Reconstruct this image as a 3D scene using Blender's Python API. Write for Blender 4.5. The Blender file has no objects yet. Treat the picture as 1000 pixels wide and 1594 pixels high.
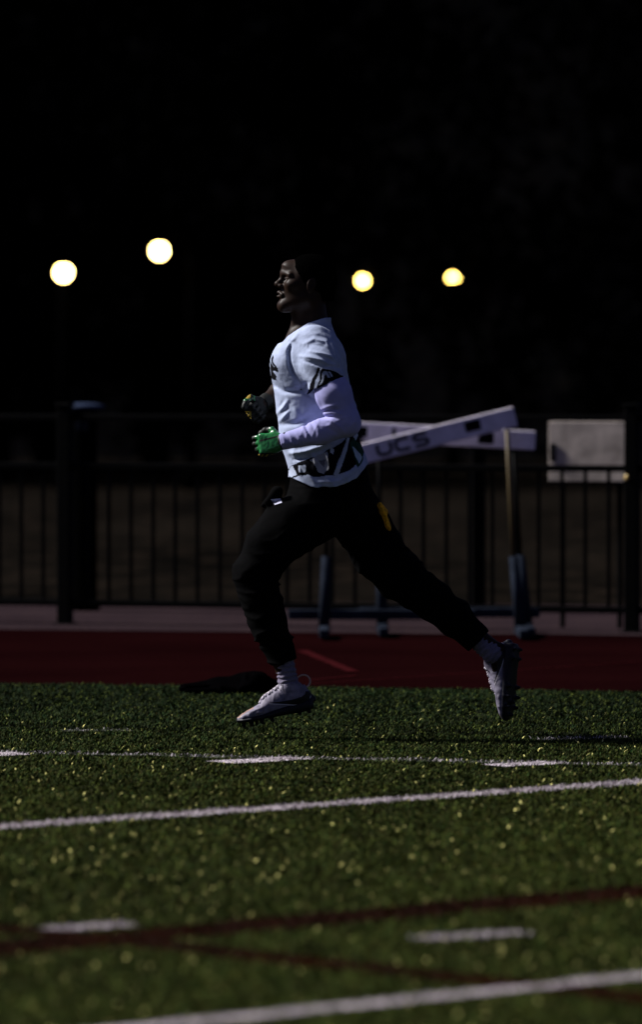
import bpy, math, random
import numpy as np
from mathutils import Vector, Matrix
from mathutils.bvhtree import BVHTree
R = math.radians
random.seed(7)
C = bpy.context.scene.collection
scene = bpy.context.scene

# ------------------------------------------------------------------ camera
CAM_H, F, HY = 1.36, 8850.0, 605.0            # height, focal length (px of a 1594 px tall picture), horizon row
D0 = 22.1                                     # distance of the runner
cam_d = bpy.data.cameras.new('camera'); cam = bpy.data.objects.new('camera', cam_d); C.objects.link(cam)
scene.camera = cam
cam_d.sensor_fit = 'VERTICAL'; cam_d.sensor_height = 36; cam_d.sensor_width = 36*643/1024
cam_d.lens = 36*F/1594
PITCH = math.atan((797-HY)/F)
cam.location = (0, 0, CAM_H); cam.rotation_euler = (R(90)-PITCH, 0, 0)
cam_d.clip_start = .5; cam_d.clip_end = 2000
cam_d.dof.use_dof = True; cam_d.dof.focus_distance = D0-.12; cam_d.dof.aperture_fstop = 2.7

# ------------------------------------------------------------------ world, sun, exposure
SUN_EL, SUN_AZ = 40, -76                      # azimuth from +Y (away from the camera), negative = to the left
w = bpy.data.worlds.new('World'); scene.world = w; w.use_nodes = True
nt = w.node_tree; nt.nodes.clear()
sky = nt.nodes.new('ShaderNodeTexSky'); sky.sky_type = 'NISHITA'; sky.sun_disc = False
sky.sun_elevation = R(SUN_EL); sky.sun_rotation = R(SUN_AZ); sky.altitude = 50
tint = nt.nodes.new('ShaderNodeMix'); tint.data_type = 'RGBA'; tint.blend_type = 'MULTIPLY'
tint.inputs[0].default_value = 1; tint.inputs[7].default_value = (.76, .66, 1.0, 1)
bg = nt.nodes.new('ShaderNodeBackground'); bg.inputs[1].default_value = .022
wo = nt.nodes.new('ShaderNodeOutputWorld')
nt.links.new(sky.outputs[0], tint.inputs[6]); nt.links.new(tint.outputs[2], bg.inputs[0]); nt.links.new(bg.outputs[0], wo.inputs[0])
sl = bpy.data.lights.new('sun', 'SUN'); so = bpy.data.objects.new('sun', sl); C.objects.link(so)
sl.energy = 5.0; sl.angle = R(10); sl.color = (1.0, .97, .94)
sd = Vector((math.sin(R(SUN_AZ))*math.cos(R(SUN_EL)), math.cos(R(SUN_AZ))*math.cos(R(SUN_EL)), math.sin(R(SUN_EL))))
so.rotation_euler = sd.to_track_quat('Z', 'Y').to_euler(); so.location = (-20, 20, 30)
scene.view_settings.view_transform = 'Standard'; scene.view_settings.look = 'None'
scene.view_settings.gamma = 1; scene.view_settings.exposure = .62

# ------------------------------------------------------------------ helpers
def G(px, py, z=0.0):
    """ground point seen at a pixel of the photograph"""
    v = Vector((px-500, F, 797-py)); v.rotate(Matrix.Rotation(-PITCH, 3, 'X'))
    t = (z-CAM_H)/v.z
    return Vector((v.x*t, v.y*t, z))
def PX(px, py, dist):
    """point seen at a pixel, at a distance"""
    v = Vector((px-500, F, 797-py)); v.rotate(Matrix.Rotation(-PITCH, 3, 'X'))
    t = dist/v.y
    return Vector((v.x*t, dist, CAM_H+v.z*t))
def P(px, py, dy=0.0):
    """runner point: side view at the runner's distance, then set in depth"""
    v = PX(px, py, D0)
    return np.array((v.x, D0+dy, v.z))
S = F/D0
def tag(o, label=None, cat=None, group=None, kind=None):
    if label: o['label'] = label
    if cat: o['category'] = cat
    if group: o['group'] = group
    if kind: o['kind'] = kind
    return o
def empty(name, loc=(0, 0, 0), rz=0):
    o = bpy.data.objects.new(name, None); C.objects.link(o); o.location = loc; o.rotation_euler = (0, 0, rz)
    o.empty_display_size = .1
    return o
def link(name, me, mat=None, parent=None, smooth=False):
    o = bpy.data.objects.new(name, me); C.objects.link(o)
    if mat is not None:
        for m_ in (mat if isinstance(mat, (list, tuple)) else [mat]): me.materials.append(m_)
    if parent: o.parent = parent
    if smooth: me.polygons.foreach_set('use_smooth', [True]*len(me.polygons))
    return o
def np_mesh(name, V, Q):
    """fast mesh from numpy; Q is (n,3) or (n,4)"""
    me = bpy.data.meshes.new(name); n = Q.shape[1]
    me.vertices.add(len(V)); me.vertices.foreach_set('co', np.ascontiguousarray(V, dtype=np.float32).ravel())
    me.loops.add(Q.size); me.loops.foreach_set('vertex_index', Q.astype(np.int32).ravel())
    me.polygons.add(len(Q)); me.polygons.foreach_set('loop_start', np.arange(0, Q.size, n, dtype=np.int32))
    me.update(calc_edges=True); me.validate()
    return me
class MB:
    def __init__(s): s.v = []; s.f = []
    def add(s, v, f):
        b = len(s.v); s.v += [tuple(p) for p in v]; s.f += [[i+b for i in q] for q in f]
    def box(s, c, size, rot=None, bev=0.0):
        x, y, z = [q/2 for q in size]; b = min(bev, x*.8, y*.8, z*.8)
        if b <= 0:
            pts = [(i*x, j*y, k*z) for i in (-1, 1) for j in (-1, 1) for k in (-1, 1)]
            f = [(0, 1, 3, 2), (4, 6, 7, 5), (0, 4, 5, 1), (2, 3, 7, 6), (0, 2, 6, 4), (1, 5, 7, 3)]
        else:
            import bmesh
            bm = bmesh.new(); bmesh.ops.create_cube(bm, size=1)
            for v in bm.verts: v.co = Vector((v.co.x*2*x, v.co.y*2*y, v.co.z*2*z))
            bmesh.ops.bevel(bm, geom=list(bm.edges), offset=b, segments=2, affect='EDGES', profile=.5)
            pts = [tuple(v.co) for v in bm.verts]; f = [[v.index for v in q.verts] for q in bm.faces]; bm.free()
        M = rot.to_matrix() if hasattr(rot, 'to_matrix') else rot
        out = []
        for p in pts:
            v = Vector(p)
            if M is not None: v = M @ v
            out.append(v+Vector(c))
        s.add(out, f)
    def tube(s, path, rad, n=10, cap=True):
        path = [Vector(p) for p in path]; m = len(path)
        rad = rad if isinstance(rad, (list, tuple)) else [rad]*m
        vs = []; up = None
        for i, p in enumerate(path):
            t = (path[min(i+1, m-1)]-path[max(i-1, 0)]).normalized()
            if up is None: up = t.orthogonal().normalized()
            up = (up-t*up.dot(t)).normalized(); q = t.cross(up)
            for k in range(n):
                a = 2*math.pi*k/n; vs.append(p+(up*math.cos(a)+q*math.sin(a))*rad[i])
        f = [(i*n+k, i*n+(k+1) % n, (i+1)*n+(k+1) % n, (i+1)*n+k) for i in range(m-1) for k in range(n)]
        if cap: f += [tuple(reversed(range(n))), tuple(range((m-1)*n, m*n))]
        s.add(vs, f)
    def lathe(s, c, prof, n=24):
        m = len(prof); vs = []
        for r, z in prof:
            for k in range(n):
                a = 2*math.pi*k/n; vs.append(Vector(c)+Vector((r*math.cos(a), r*math.sin(a), z)))
        f = [(i*n+k, i*n+(k+1) % n, (i+1)*n+(k+1) % n, (i+1)*n+k) for i in range(m-1) for k in range(n)]
        f += [tuple(reversed(range(n))), tuple(range((m-1)*n, m*n))]
        s.add(vs, f)
    def build(s, name, mat, parent=None, smooth=False):
        me = bpy.data.meshes.new(name); me.from_pydata([tuple(v) for v in s.v], [], s.f); me.update()
        return link(name, me, mat, parent, smooth)

# ------------------------------------------------------------------ materials
def mat(name, col, rough=.7, spec=.3, noise=None, bump=None, metal=0, attr=None, sheen=0, emit=None):
    m = bpy.data.materials.new(name); m.use_nodes = True; n = m.node_tree; b = n.nodes['Principled BSDF']
    b.inputs['Base Color'].default_value = (*col, 1); b.inputs['Roughness'].default_value = rough
    b.inputs['Specular IOR Level'].default_value = spec; b.inputs['Metallic'].default_value = metal
    if sheen: b.inputs['Sheen Weight'].default_value = sheen; b.inputs['Sheen Roughness'].default_value = .5
    src = None
    tc = n.nodes.new('ShaderNodeTexCoord')
    if attr:
        a = n.nodes.new('ShaderNodeAttribute'); a.attribute_name = attr; src = a.outputs['Color']
    if noise:                                   # (scale, amount, detail)
        nz = n.nodes.new('ShaderNodeTexNoise'); nz.inputs['Scale'].default_value = noise[0]; nz.inputs['Detail'].default_value = noise[2] if len(noise) > 2 else 6
        n.links.new(tc.outputs['Object'], nz.inputs['Vector'])
        mr = n.nodes.new('ShaderNodeMapRange'); mr.inputs[1].default_value = .3; mr.inputs[2].default_value = .7
        mr.inputs[3].default_value = 1-noise[1]; mr.inputs[4].default_value = 1+noise[1]
        n.links.new(nz.outputs[0], mr.inputs[0])
        mx = n.nodes.new('ShaderNodeVectorMath'); mx.operation = 'SCALE'
        if src: n.links.new(src, mx.inputs[0])
        else: mx.inputs[0].default_value = col
        n.links.new(mr.outputs[0], mx.inputs['Scale']); src = mx.outputs[0]
    if src: n.links.new(src, b.inputs['Base Color'])
    if bump:                                    # (scale, strength, distance)
        nb = n.nodes.new('ShaderNodeTexNoise'); nb.inputs['Scale'].default_value = bump[0]; nb.inputs['Detail'].default_value = 5
        n.links.new(tc.outputs['Object'], nb.inputs['Vector'])
        bp = n.nodes.new('ShaderNodeBump'); bp.inputs['Strength'].default_value = bump[1]; bp.inputs['Distance'].default_value = bump[2]
        n.links.new(nb.outputs[0], bp.inputs['Height']); n.links.new(bp.outputs[0], b.inputs['Normal'])
    if emit:
        b.inputs['Emission Color'].default_value = (*emit[0], 1); b.inputs['Emission Strength'].default_value = emit[1]
    return m
M = {}
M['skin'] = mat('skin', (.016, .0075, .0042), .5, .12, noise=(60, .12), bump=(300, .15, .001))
M['hair'] = mat('hair', (.0008, .0008, .0008), .95, 0, bump=(500, .8, .002))
M['shirt'] = mat('shirt_cloth', (.7, .7, .75), .9, .03, noise=(40, .10), bump=(420, .35, .0012), attr='Col')
M['sleeve'] = mat('sleeve_cloth', (.32, .32, .58), .85, .06, noise=(25, .06), bump=(60, .25, .002))
M['pants'] = mat('trouser_cloth', (.0013, .0013, .0015), .9, .02, noise=(30, .3), bump=(60, .4, .003))
M['green'] = mat('glove_green', (.011, .125, .032), .28, .6, noise=(45, .4), bump=(90, .2, .0015))
M['glove_dark'] = mat('glove_black', (.004, .005, .004), .55, .2)
M['yellow'] = mat('glove_yellow', (.32, .22, .02), .5, .3, noise=(90, .6))
M['sock'] = mat('sock_knit', (.15, .135, .19), .9, .1, noise=(120, .15), bump=(220, .5, .002))
M['shoe'] = mat('shoe_upper', (.17, .155, .21), .55, .2, noise=(50, .35), bump=(160, .4, .0015))
M['toe'] = mat('shoe_toe', (.26, .17, .13), .4, .4, noise=(60, .3))
M['sole'] = mat('shoe_sole', (.003, .003, .008), .45, .2)
M['lace'] = mat('shoe_lace', (.45, .42, .48), .8, .2)
M['tab'] = mat('pull_tab', (.45, .33, .28), .7, .3)
M['black'] = mat('black_print', (.004, .004, .006), .6, .3)
M['white'] = mat('white_print', (.5, .5, .65), .6, .3)
M['ochre'] = mat('ochre_cloth', (.70, .33, .01), .8, .2, noise=(160, .6))
M['eye'] = mat('eye_white', (.3, .27, .24), .2, .6)
M['iris'] = mat('eye_iris', (.01, .006, .004), .15, .7)
M['fence'] = mat('fence_paint', (.0012, .0012, .0014), .6, .03, noise=(20, .3))
M['line'] = mat('line_paint', (.42, .37, .40), .9, 0, noise=(45, .45, 8))
M['faint'] = mat('faint_paint', (.07, .075, .06), .9, 0, noise=(14, .7, 8))
M['redline'] = mat('red_line_paint', (.018, .005, .002), .9, 0, noise=(30, .4, 8))
M['board'] = mat('hurdle_board', (.80, .74, .86), .8, .03, noise=(9, .18))
M['hbase'] = mat('hurdle_base', (.016, .020, .030), .8, .0, noise=(8, .4))
M['hdark'] = mat('hurdle_bracket', (.004, .004, .006), .7, .03)
M['brass'] = mat('hurdle_tube', (.09, .065, .03), .5, .2)
M['panel'] = mat('panel_sheet', (.46, .40, .36), .9, .0, noise=(9, .35, 3))
M['cap'] = mat('cap_blue_light', (.022, .032, .065), .7, .05)  # blue light falling on the bollard top is put into this colour
M['bark'] = mat('bark', (.001, .001, .001), .95, 0, noise=(8, .4))
M['cloth'] = mat('jacket_cloth', (.0009, .0008, .001), .9, .0, bump=(50, .5, .005))
M['pole'] = mat('lamp_pole', (.0006, .0006, .0007), .8, 0)
def emis(name, col, st):
    m = bpy.data.materials.new(name); m.use_nodes = True; n = m.node_tree; n.nodes.clear()
    e = n.nodes.new('ShaderNodeEmission'); e.inputs[0].default_value = (*col, 1); e.inputs[1].default_value = st
    o = n.nodes.new('ShaderNodeOutputMaterial'); n.links.new(e.outputs[0], o.inputs[0]); return m
M['glow'] = emis('lamp_glow', (1, .72, .24), 22)
M['glow_warm'] = emis('lamp_glow_warm', (1, .66, .13), 22)
M['glow_dim'] = emis('lamp_glow_dim', (1, .6, .2), .12)

def ground_mat(name, ca, cb, cc, s1, s2, bumpd=.01, rough=.95, stretch=(1, 1, 1)):
    m = bpy.data.materials.new(name); m.use_nodes = True; n = m.node_tree; b = n.nodes['Principled BSDF']
    b.inputs['Roughness'].default_value = rough; b.inputs['Specular IOR Level'].default_value = 0
    tc = n.nodes.new('ShaderNodeTexCoord'); mp = n.nodes.new('ShaderNodeMapping'); mp.inputs['Scale'].default_value = stretch
    n.links.new(tc.outputs['Object'], mp.inputs[0])
    n1 = n.nodes.new('ShaderNodeTexNoise'); n1.inputs['Scale'].default_value = s1; n1.inputs['Detail'].default_value = 4
    n2 = n.nodes.new('ShaderNodeTexNoise'); n2.inputs['Scale'].default_value = s2; n2.inputs['Detail'].default_value = 8
    n.links.new(mp.outputs[0], n1.inputs[0]); n.links.new(mp.outputs[0], n2.inputs[0])
    r1 = n.nodes.new('ShaderNodeValToRGB'); r1.color_ramp.elements[0].position = .35; r1.color_ramp.elements[1].position = .65
    r1.color_ramp.elements[0].color = (*ca, 1); r1.color_ramp.elements[1].color = (*cb, 1)
    r2 = n.nodes.new('ShaderNodeValToRGB'); r2.color_ramp.elements[0].position = .5; r2.color_ramp.elements[1].position = .72
    r2.color_ramp.elements[0].color = (0, 0, 0, 1); r2.color_ramp.elements[1].color = (1, 1, 1, 1)
    mx = n.nodes.new('ShaderNodeMix'); mx.data_type = 'RGBA'; mx.inputs[7].default_value = (*cc, 1)
    n.links.new(n1.outputs[0], r1.inputs[0]); n.links.new(n2.outputs[0], r2.inputs[0])
    n.links.new(r2.outputs[0], mx.inputs[0]); n.links.new(r1.outputs[0], mx.inputs[6]); n.links.new(mx.outputs[2], b.inputs['Base Color'])
    bp = n.nodes.new('ShaderNodeBump'); bp.inputs['Strength'].default_value = .6; bp.inputs['Distance'].default_value = bumpd
    n.links.new(n2.outputs[0], bp.inputs['Height']); n.links.new(bp.outputs[0], b.inputs['Normal'])
    return m
M['turf'] = ground_mat('turf_base', (.006, .009, .0015), (.009, .013, .002), (.016, .020, .003), 1.2, 40, .02)
M['track'] = ground_mat('track_rubber', (.0045, .0008, .0011), (.0068, .0013, .0016), (.010, .0022, .0022), .8, 60, .004)
M['concrete'] = ground_mat('concrete', (.015, .010, .013), (.024, .016, .019), (.034, .022, .021), 1.5, 25, .004)
M['soil'] = ground_mat('rough_ground', (.002, .0018, .0016), (.0055, .0045, .0036), (.011, .008, .006), .35, 3.0, .05, stretch=(1, .35, 1))

# ------------------------------------------------------------------ setting: ground sheets
def quad_sheet(name, pts, m, z, kind='structure', thick=0):
    me = bpy.data.meshes.new(name); me.from_pydata([(p[0], p[1], z) for p in pts], [], [tuple(range(len(pts)))]); me.update()
    o = link(name, me, m); o['kind'] = kind; return o
def ext(a, b, e):
    d = (b-a).normalized(); return a-d*e, b+d*e
e0, e1 = ext(G(0, 1065), G(1000, 1078), 40)           # turf / track edge
t0, t1 = ext(G(0, 980), G(1000, 990), 40)             # track / concrete edge
f0, f1 = ext(G(0, 934), G(1000, 944), 40)             # concrete / rough ground edge
quad_sheet('ground', [(-600, -200), (600, -200), (600, 900), (-600, 900)], M['soil'], -.012)
quad_sheet('turf', [(-60, -25), (60, -25), e1, e0], M['turf'], 0)
quad_sheet('track', [e0, e1, t1, t0], M['track'], -.001)
quad_sheet('path', [t0, t1, f1, f0], M['concrete'], .002)
# far hillside
nx, ny = 90, 26
V = []; rng = np.random.default_rng(5)
for j in range(ny):
    for i in range(nx):
        x = -260+520*i/(nx-1); yy = 108+7*j
        h = 30*(1-math.exp(-max(0, (yy-108))/55.0))*(1+.22*math.sin(x*.021+1.0)+.1*math.sin(x*.06+yy*.03))
        V.append((x, yy, h-.3+(0 if j == 0 else rng.uniform(-.35, .35))))
Q = [(j*nx+i, j*nx+i+1, (j+1)*nx+i+1, (j+1)*nx+i) for j in range(ny-1) for i in range(nx-1)]
me = bpy.data.meshes.new('hill'); me.from_pydata(V, [], Q); me.update()
M['hill'] = ground_mat('hill_scrub', (.0008, .0008, .001), (.0016, .0015, .0018), (.002, .0018, .0017), .12, 1.5, .4)
link('hill', me, M['hill'], None, True)['kind'] = 'structure'

# ------------------------------------------------------------------ field markings
LINES = []                                            # (a, b, width, kind) in ground coordinates, for the blades
def wline(a, b, wd, m='line', z=.004, extend=0, kind='w'):
    a = Vector(a); b = Vector(b)
    if extend: a, b = ext(a, b, extend)
    d = (b-a); L = d.length; d.normalize(); nrm = Vector((-d.y, d.x, 0)); n = max(2, int(L/.06))
    vs = []; fs = []
    for i in range(n+1):
        p = a+d*L*i/n
        j1 = random.uniform(-.06, .06)*wd; j2 = random.uniform(-.06, .06)*wd
        vs += [p+nrm*(wd/2+j1), p-nrm*(wd/2+j2)]
    for i in range(n): fs.append((2*i, 2*i+1, 2*i+3, 2*i+2))
    me = bpy.data.meshes.new('field_marking'); me.from_pydata([(v.x, v.y, z) for v in vs], [], fs); me.update()
    o = link('field_marking', me, M[m]); o['kind'] = 'structure'
    LINES.append((np.array(a)[:2], np.array(b)[:2], wd, kind))
wline(G(0, 1290), G(1000, 1220), .135, extend=4)
wline(G(250, 1602), G(1000, 1524), .078, z=.008, extend=4)
wline(G(0, 1173), G(1000, 1193), .10, kind='f', m='faint', extend=5, z=.0045)
wline(G(343, 1190), G(465, 1183), .17, z=.008); wline(G(768, 1195), G(868, 1190), .15, z=.008); wline(G(-80, 1180), G(36, 1176), .17, z=.008)
wline(G(55, 1452), G(202, 1441), .10); wline(G(652, 1466), G(818, 1455), .09)
wline(G(95, 1139), G(205, 1138), .12, kind='v', m='faint', z=.005); wline(G(835, 1153), G(975, 1150), .12, kind='f', m='faint', z=.005)
wline(G(0, 1481), G(1000, 1391), .26, m='redline', kind='r', extend=4, z=.0055)
wline(G(230, 1475), G(1000, 1558), .15, m='redline', kind='r', extend=3, z=.0065)
# faint lane mark on the red track
M['lane'] = mat('lane_mark', (.026, .004, .005), .9, 0, noise=(20, .5))
n0 = len(LINES)
wline(G(470, 1013), G(550, 1046), .06, m='lane', z=.003); wline(G(480, 1060), G(556, 1052), .025, m='lane', z=.003)
wline(G(440, 1068), G(1000, 1030), .015, m='lane', z=.002)
LINES = LINES[:n0]

# ------------------------------------------------------------------ grass blades of the turf
def blades(n, dens_seed=1):
    r = np.random.default_rng(dens_seed)
    # sample by distance so that the picture is covered evenly
    D = 9.3*np.exp(r.random(n)*math.log(27.5/9.3)); keep = np.ones(n, bool)
    x = (r.random(n)*2-1)*(D*.0585+.35+.5*(r.random(n)**2))
    ed = np.array(G(0, 1065)), np.array(G(1000, 1078))
    edge = ed[0][1]+(x-ed[0][0])*(ed[1][1]-ed[0][1])/(ed[1][0]-ed[0][0])
    keep = D < edge-.005+r.random(n)*.02
    x = x[keep]; D = D[keep]; edge = edge[keep]; n = len(x)
    hgt = (.006+.009*r.random(n))
    clump = np.sin(x*9+np.sin(D*3.1)*2)*np.sin(D*5.3+np.sin(x*4)*2); patch = np.sin(x*1.3+D*.4)*np.sin(D*.9-x*.7)
    hgt *= 1+.15*clump
    az = r.random(n)*2*math.pi; lean = hgt*(.3+.9*r.random(n)); wd = .0012+.0014*r.random(n)
    la = az+r.normal(0, .5, n)
    rare = r.random(n); rare = np.where((D > 20.5+4*r.random(n)) | ((D < 13) & (r.random(n) < .35)), np.maximum(rare, .02), rare); wd = np.where(rare < .012, wd*1.7, wd)
    bx, by = np.cos(az+1.57)*wd, np.sin(az+1.57)*wd
    mx_, my_ = np.cos(la)*lean*.4, np.sin(la)*lean*.4; tx, ty = np.cos(la)*lean, np.sin(la)*lean
    z0 = np.zeros(n)
    V = np.stack([np.stack([x-bx, D-by, z0], 1), np.stack([x+bx, D+by, z0], 1),
                  np.stack([x+mx_+bx*.9, D+my_+by*.9, hgt*.62], 1), np.stack([x+mx_-bx*.9, D+my_-by*.9, hgt*.62], 1),
                  np.stack([x+tx+bx*.35, D+ty+by*.35, hgt], 1), np.stack([x+tx-bx*.35, D+ty-by*.35, hgt], 1)], 1).reshape(-1, 3)
    b = np.arange(n)[:, None]*6
    Q = np.concatenate([b+np.array([[0, 1, 2, 3]]), b+np.array([[3, 2, 4, 5]])], 1).reshape(-1, 4)
    base = np.array([.028, .036, .0064])[None]*(1+.35*r.normal(0, 1, n)[:, None]*.6).clip(.3, 2)
    base[:, 0] *= (1+.25*r.normal(0, 1, n)).clip(.4, 1.8)
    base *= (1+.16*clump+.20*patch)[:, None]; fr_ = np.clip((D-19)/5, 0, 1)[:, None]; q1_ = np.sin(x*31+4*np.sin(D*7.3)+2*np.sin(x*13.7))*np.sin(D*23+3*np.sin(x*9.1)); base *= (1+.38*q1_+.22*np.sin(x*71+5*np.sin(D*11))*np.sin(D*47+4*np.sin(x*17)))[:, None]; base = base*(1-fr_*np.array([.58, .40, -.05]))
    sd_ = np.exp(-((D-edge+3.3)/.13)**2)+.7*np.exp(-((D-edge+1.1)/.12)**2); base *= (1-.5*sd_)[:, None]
    # bright yellow blades, thinner towards the far edge
    s_ = rare < .012; base[s_] = np.array([.62, .58, .20])*(.25+1.1*r.random(s_.sum())[:, None])
    s_ = (rare > .012) & (rare < .12); base[s_] = np.array([.085, .11, .02])*(.5+.8*r.random(s_.sum())[:, None])
    p = np.stack([x, D], 1)
    for a, b_, wd_, kind in LINES:
        d = b_-a; L = np.linalg.norm(d); d = d/L; q = p-a
        t = q@d; s = np.abs(q@np.array([-d[1], d[0]]))
        inn = (t > 0) & (t < L) & (s < wd_/2*(.9+.2*r.random(n)))
        m_ = inn & (r.random(n) < {'w': .93, 'f': .45, 'r': .985, 'v': .16}[kind])
        col = np.array([.020, .0055, .0022]) if kind == 'r' else np.array([.44, .39, .42])
        base[m_] = col*(.6+.5*r.random(m_.sum())[:, None])
    me = np_mesh('grass', V, Q)
    ca = me.color_attributes.new('Col', 'FLOAT_COLOR', 'POINT')
    cc = np.repeat(np.concatenate([base, np.ones((n, 1))], 1), 6, axis=0).astype(np.float32)
    ca.data.foreach_set('color', cc.ravel())
    return me
M['blade'] = mat('turf_blade', (.05, .07, .02), .7, .03, attr='Col')
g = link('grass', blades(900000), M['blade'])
tag(g, 'short green artificial turf blades with bright yellow specks', 'grass', kind='stuff')

# ------------------------------------------------------------------ signed distance sculpting
class Field:
    def __init__(s, xs, ys, zs):
        s.ax = [np.asarray(a, np.float32) for a in (xs, ys, zs)]; s.F = np.full([len(a) for a in s.ax], 1.0, np.float32)
    def sub(s, lo, hi):
        sl = []
        for a, l, h in zip(s.ax, lo, hi):
            i0 = max(0, np.searchsorted(a, l)-1); i1 = min(len(a), np.searchsorted(a, h)+1); sl.append(slice(i0, max(i1, i0)))
        return tuple(sl), np.meshgrid(s.ax[0][sl[0]], s.ax[1][sl[1]], s.ax[2][sl[2]], indexing='ij', sparse=True)
    def comb(s, sl, d, k, op):
        A = s.F[sl]
        if op == 'u':
            if k <= 0: s.F[sl] = np.minimum(A, d)
            else:
                h = np.maximum(k-np.abs(A-d), 0)/k; s.F[sl] = np.minimum(A, d)-h*h*k*.25
        else:
            d = -d
            if k <= 0: s.F[sl] = np.maximum(A, d)
            else:
                h = np.maximum(k-np.abs(A-d), 0)/k; s.F[sl] = np.maximum(A, d)+h*h*k*.25
    def cap(s, a, b, ra, rb=None, k=.02, flat=None, op='u'):
        """tapered capsule; flat = (direction, factor < 1) flattens it"""
        a = np.array(a, float); b = np.array(b, float); rb = ra if rb is None else rb
        pad = max(ra, rb)+k+.03
        sl, (X, Y, Z) = s.sub(np.minimum(a, b)-pad, np.maximum(a, b)+pad)
        if s.F[sl].size == 0: return
        px, py, pz = X-a[0], Y-a[1], Z-a[2]; d = b-a; sc = 1.0
        if flat is not None:
            n = np.array(flat[0], float); n /= np.linalg.norm(n); g_ = 1/flat[1]-1
            q = px*n[0]+py*n[1]+pz*n[2]; px = px+g_*q*n[0]; py = py+g_*q*n[1]; pz = pz+g_*q*n[2]
            d = d+g_*(d@n)*n; sc = (1+flat[1])/2
        L2 = float(d@d)+1e-9
        t = np.clip((px*d[0]+py*d[1]+pz*d[2])/L2, 0, 1)
        r = ra+(rb-ra)*t
        D = (np.sqrt((px-t*d[0])**2+(py-t*d[1])**2+(pz-t*d[2])**2)-r)*sc
        s.comb(sl, D.astype(np.float32), k, op)
    def ell(s, c, r, M3=None, k=.02, op='u'):
        c = np.array(c, float); r = np.array(r, float); pad = r.max()+k+.03
        sl, (X, Y, Z) = s.sub(c-pad, c+pad)
        if s.F[sl].size == 0: return
        x, y, z = X-c[0], Y-c[1], Z-c[2]
        if M3 is not None:
            m = np.array(M3)                          # columns are the ellipsoid's axes
            x, y, z = (x*m[0, 0]+y*m[1, 0]+z*m[2, 0], x*m[0, 1]+y*m[1, 1]+z*m[2, 1], x*m[0, 2]+y*m[1, 2]+z*m[2, 2])
        k0 = np.sqrt((x/r[0])**2+(y/r[1])**2+(z/r[2])**2); k1 = np.sqrt((x/r[0]**2)**2+(y/r[1]**2)**2+(z/r[2]**2)**2)+1e-6
        s.comb(sl, (k0*(k0-1)/k1).astype(np.float32), k, op)
    def loft(s, st, k=.02, inset=0, op='u', n=2.3, axis=2):
        """st rows: (h, c1, c2, r1, r2) cross sections stacked along an axis"""
        st = np.array(sorted(st), float); o1, o2 = [(1, 2), (0, 2), (0, 1)][axis]
        lo = np.zeros(3); hi = np.zeros(3)
        lo[axis] = st[0, 0]; hi[axis] = st[-1, 0]
        lo[o1] = (st[:, 1]-st[:, 3]).min()-.03; hi[o1] = (st[:, 1]+st[:, 3]).max()+.03
        lo[o2] = (st[:, 2]-st[:, 4]).min()-.03; hi[o2] = (st[:, 2]+st[:, 4]).max()+.03
        lo[axis] -= .03; hi[axis] += .03
        sl, g_ = s.sub(lo, hi); H = g_[axis]
        hh = np.linspace(st[0, 0], st[-1, 0], 400); tab = [np.interp(hh, st[:, 0], st[:, q]) for q in (1, 2, 3, 4)]
        ker = np.hanning(25); ker /= ker.sum()
        tab = [np.convolve(np.pad(t, 12, mode='edge'), ker, 'valid') for t in tab]
        c1, c2, r1, r2 = [np.interp(H, hh, t) for t in tab]
        r1 = np.maximum(r1-inset, .002); r2 = np.maximum(r2-inset, .002)
        kk = (np.abs((g_[o1]-c1)/r1)**n+np.abs((g_[o2]-c2)/r2)**n)**(1/n)
        D = (kk-1)*np.minimum(r1, r2)
        capd = np.maximum(st[0, 0]-H, H-st[-1, 0])
        s.comb(sl, np.maximum(D, capd).astype(np.float32), k, op)
    def cut(s, p, n, k=0.0):
        """remove the side the normal points to"""
        n = np.array(n, float); n /= np.linalg.norm(n); X, Y, Z = np.meshgrid(*s.ax, indexing='ij', sparse=True)
        D = (X-p[0])*n[0]+(Y-p[1])*n[1]+(Z-p[2])*n[2]
        if k <= 0: s.F = np.maximum(s.F, D.astype(np.float32))
        else:
            h = np.maximum(k-np.abs(s.F-D), 0)/k; s.F = (np.maximum(s.F, D)+h*h*k*.25).astype(np.float32)
    def disp(s, fn, band=.03):
        idx = np.nonzero(np.abs(s.F) < band)
        s.F[idx] += fn(s.ax[0][idx[0]], s.ax[1][idx[1]], s.ax[2][idx[2]]).astype(np.float32)
    def mesh(s):
        F_ = s.F; F_[F_ == 0] = 1e-6
        nx, ny, nz = F_.shape; ins = F_ < 0; cs = (nx-1, ny-1, nz-1)
        edges = []; pos = []; ids = []
        for a in range(3):
            s0 = [slice(None)]*3; s1 = [slice(None)]*3; s0[a] = slice(0, -1); s1[a] = slice(1, None)
            A = ins[tuple(s0)]; B = ins[tuple(s1)]
            e = np.array(np.nonzero(A != B)).T
            e1_ = e.copy(); e1_[:, a] += 1
            fa = F_[tuple(e.T)]; fb = F_[tuple(e1_.T)]; t = fa/(fa-fb)
            pt = np.stack([s.ax[q][e[:, q]] for q in range(3)], 1).astype(float)
            pt[:, a] = pt[:, a]+t*(s.ax[a][e1_[:, a]]-pt[:, a])
            o1, o2 = (a+1) % 3, (a+2) % 3
            ok = (e[:, o1] > 0) & (e[:, o1] < F_.shape[o1]-1) & (e[:, o2] > 0) & (e[:, o2] < F_.shape[o2]-1)
            e = e[ok]; pt = pt[ok]; sign = fa[ok] < 0
            q = []
            for d1, d2 in ((-1, -1), (0, -1), (0, 0), (-1, 0)):
                c = e.copy(); c[:, o1] += d1; c[:, o2] += d2
                q.append(np.ravel_multi_index(tuple(c.T), cs))
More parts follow.
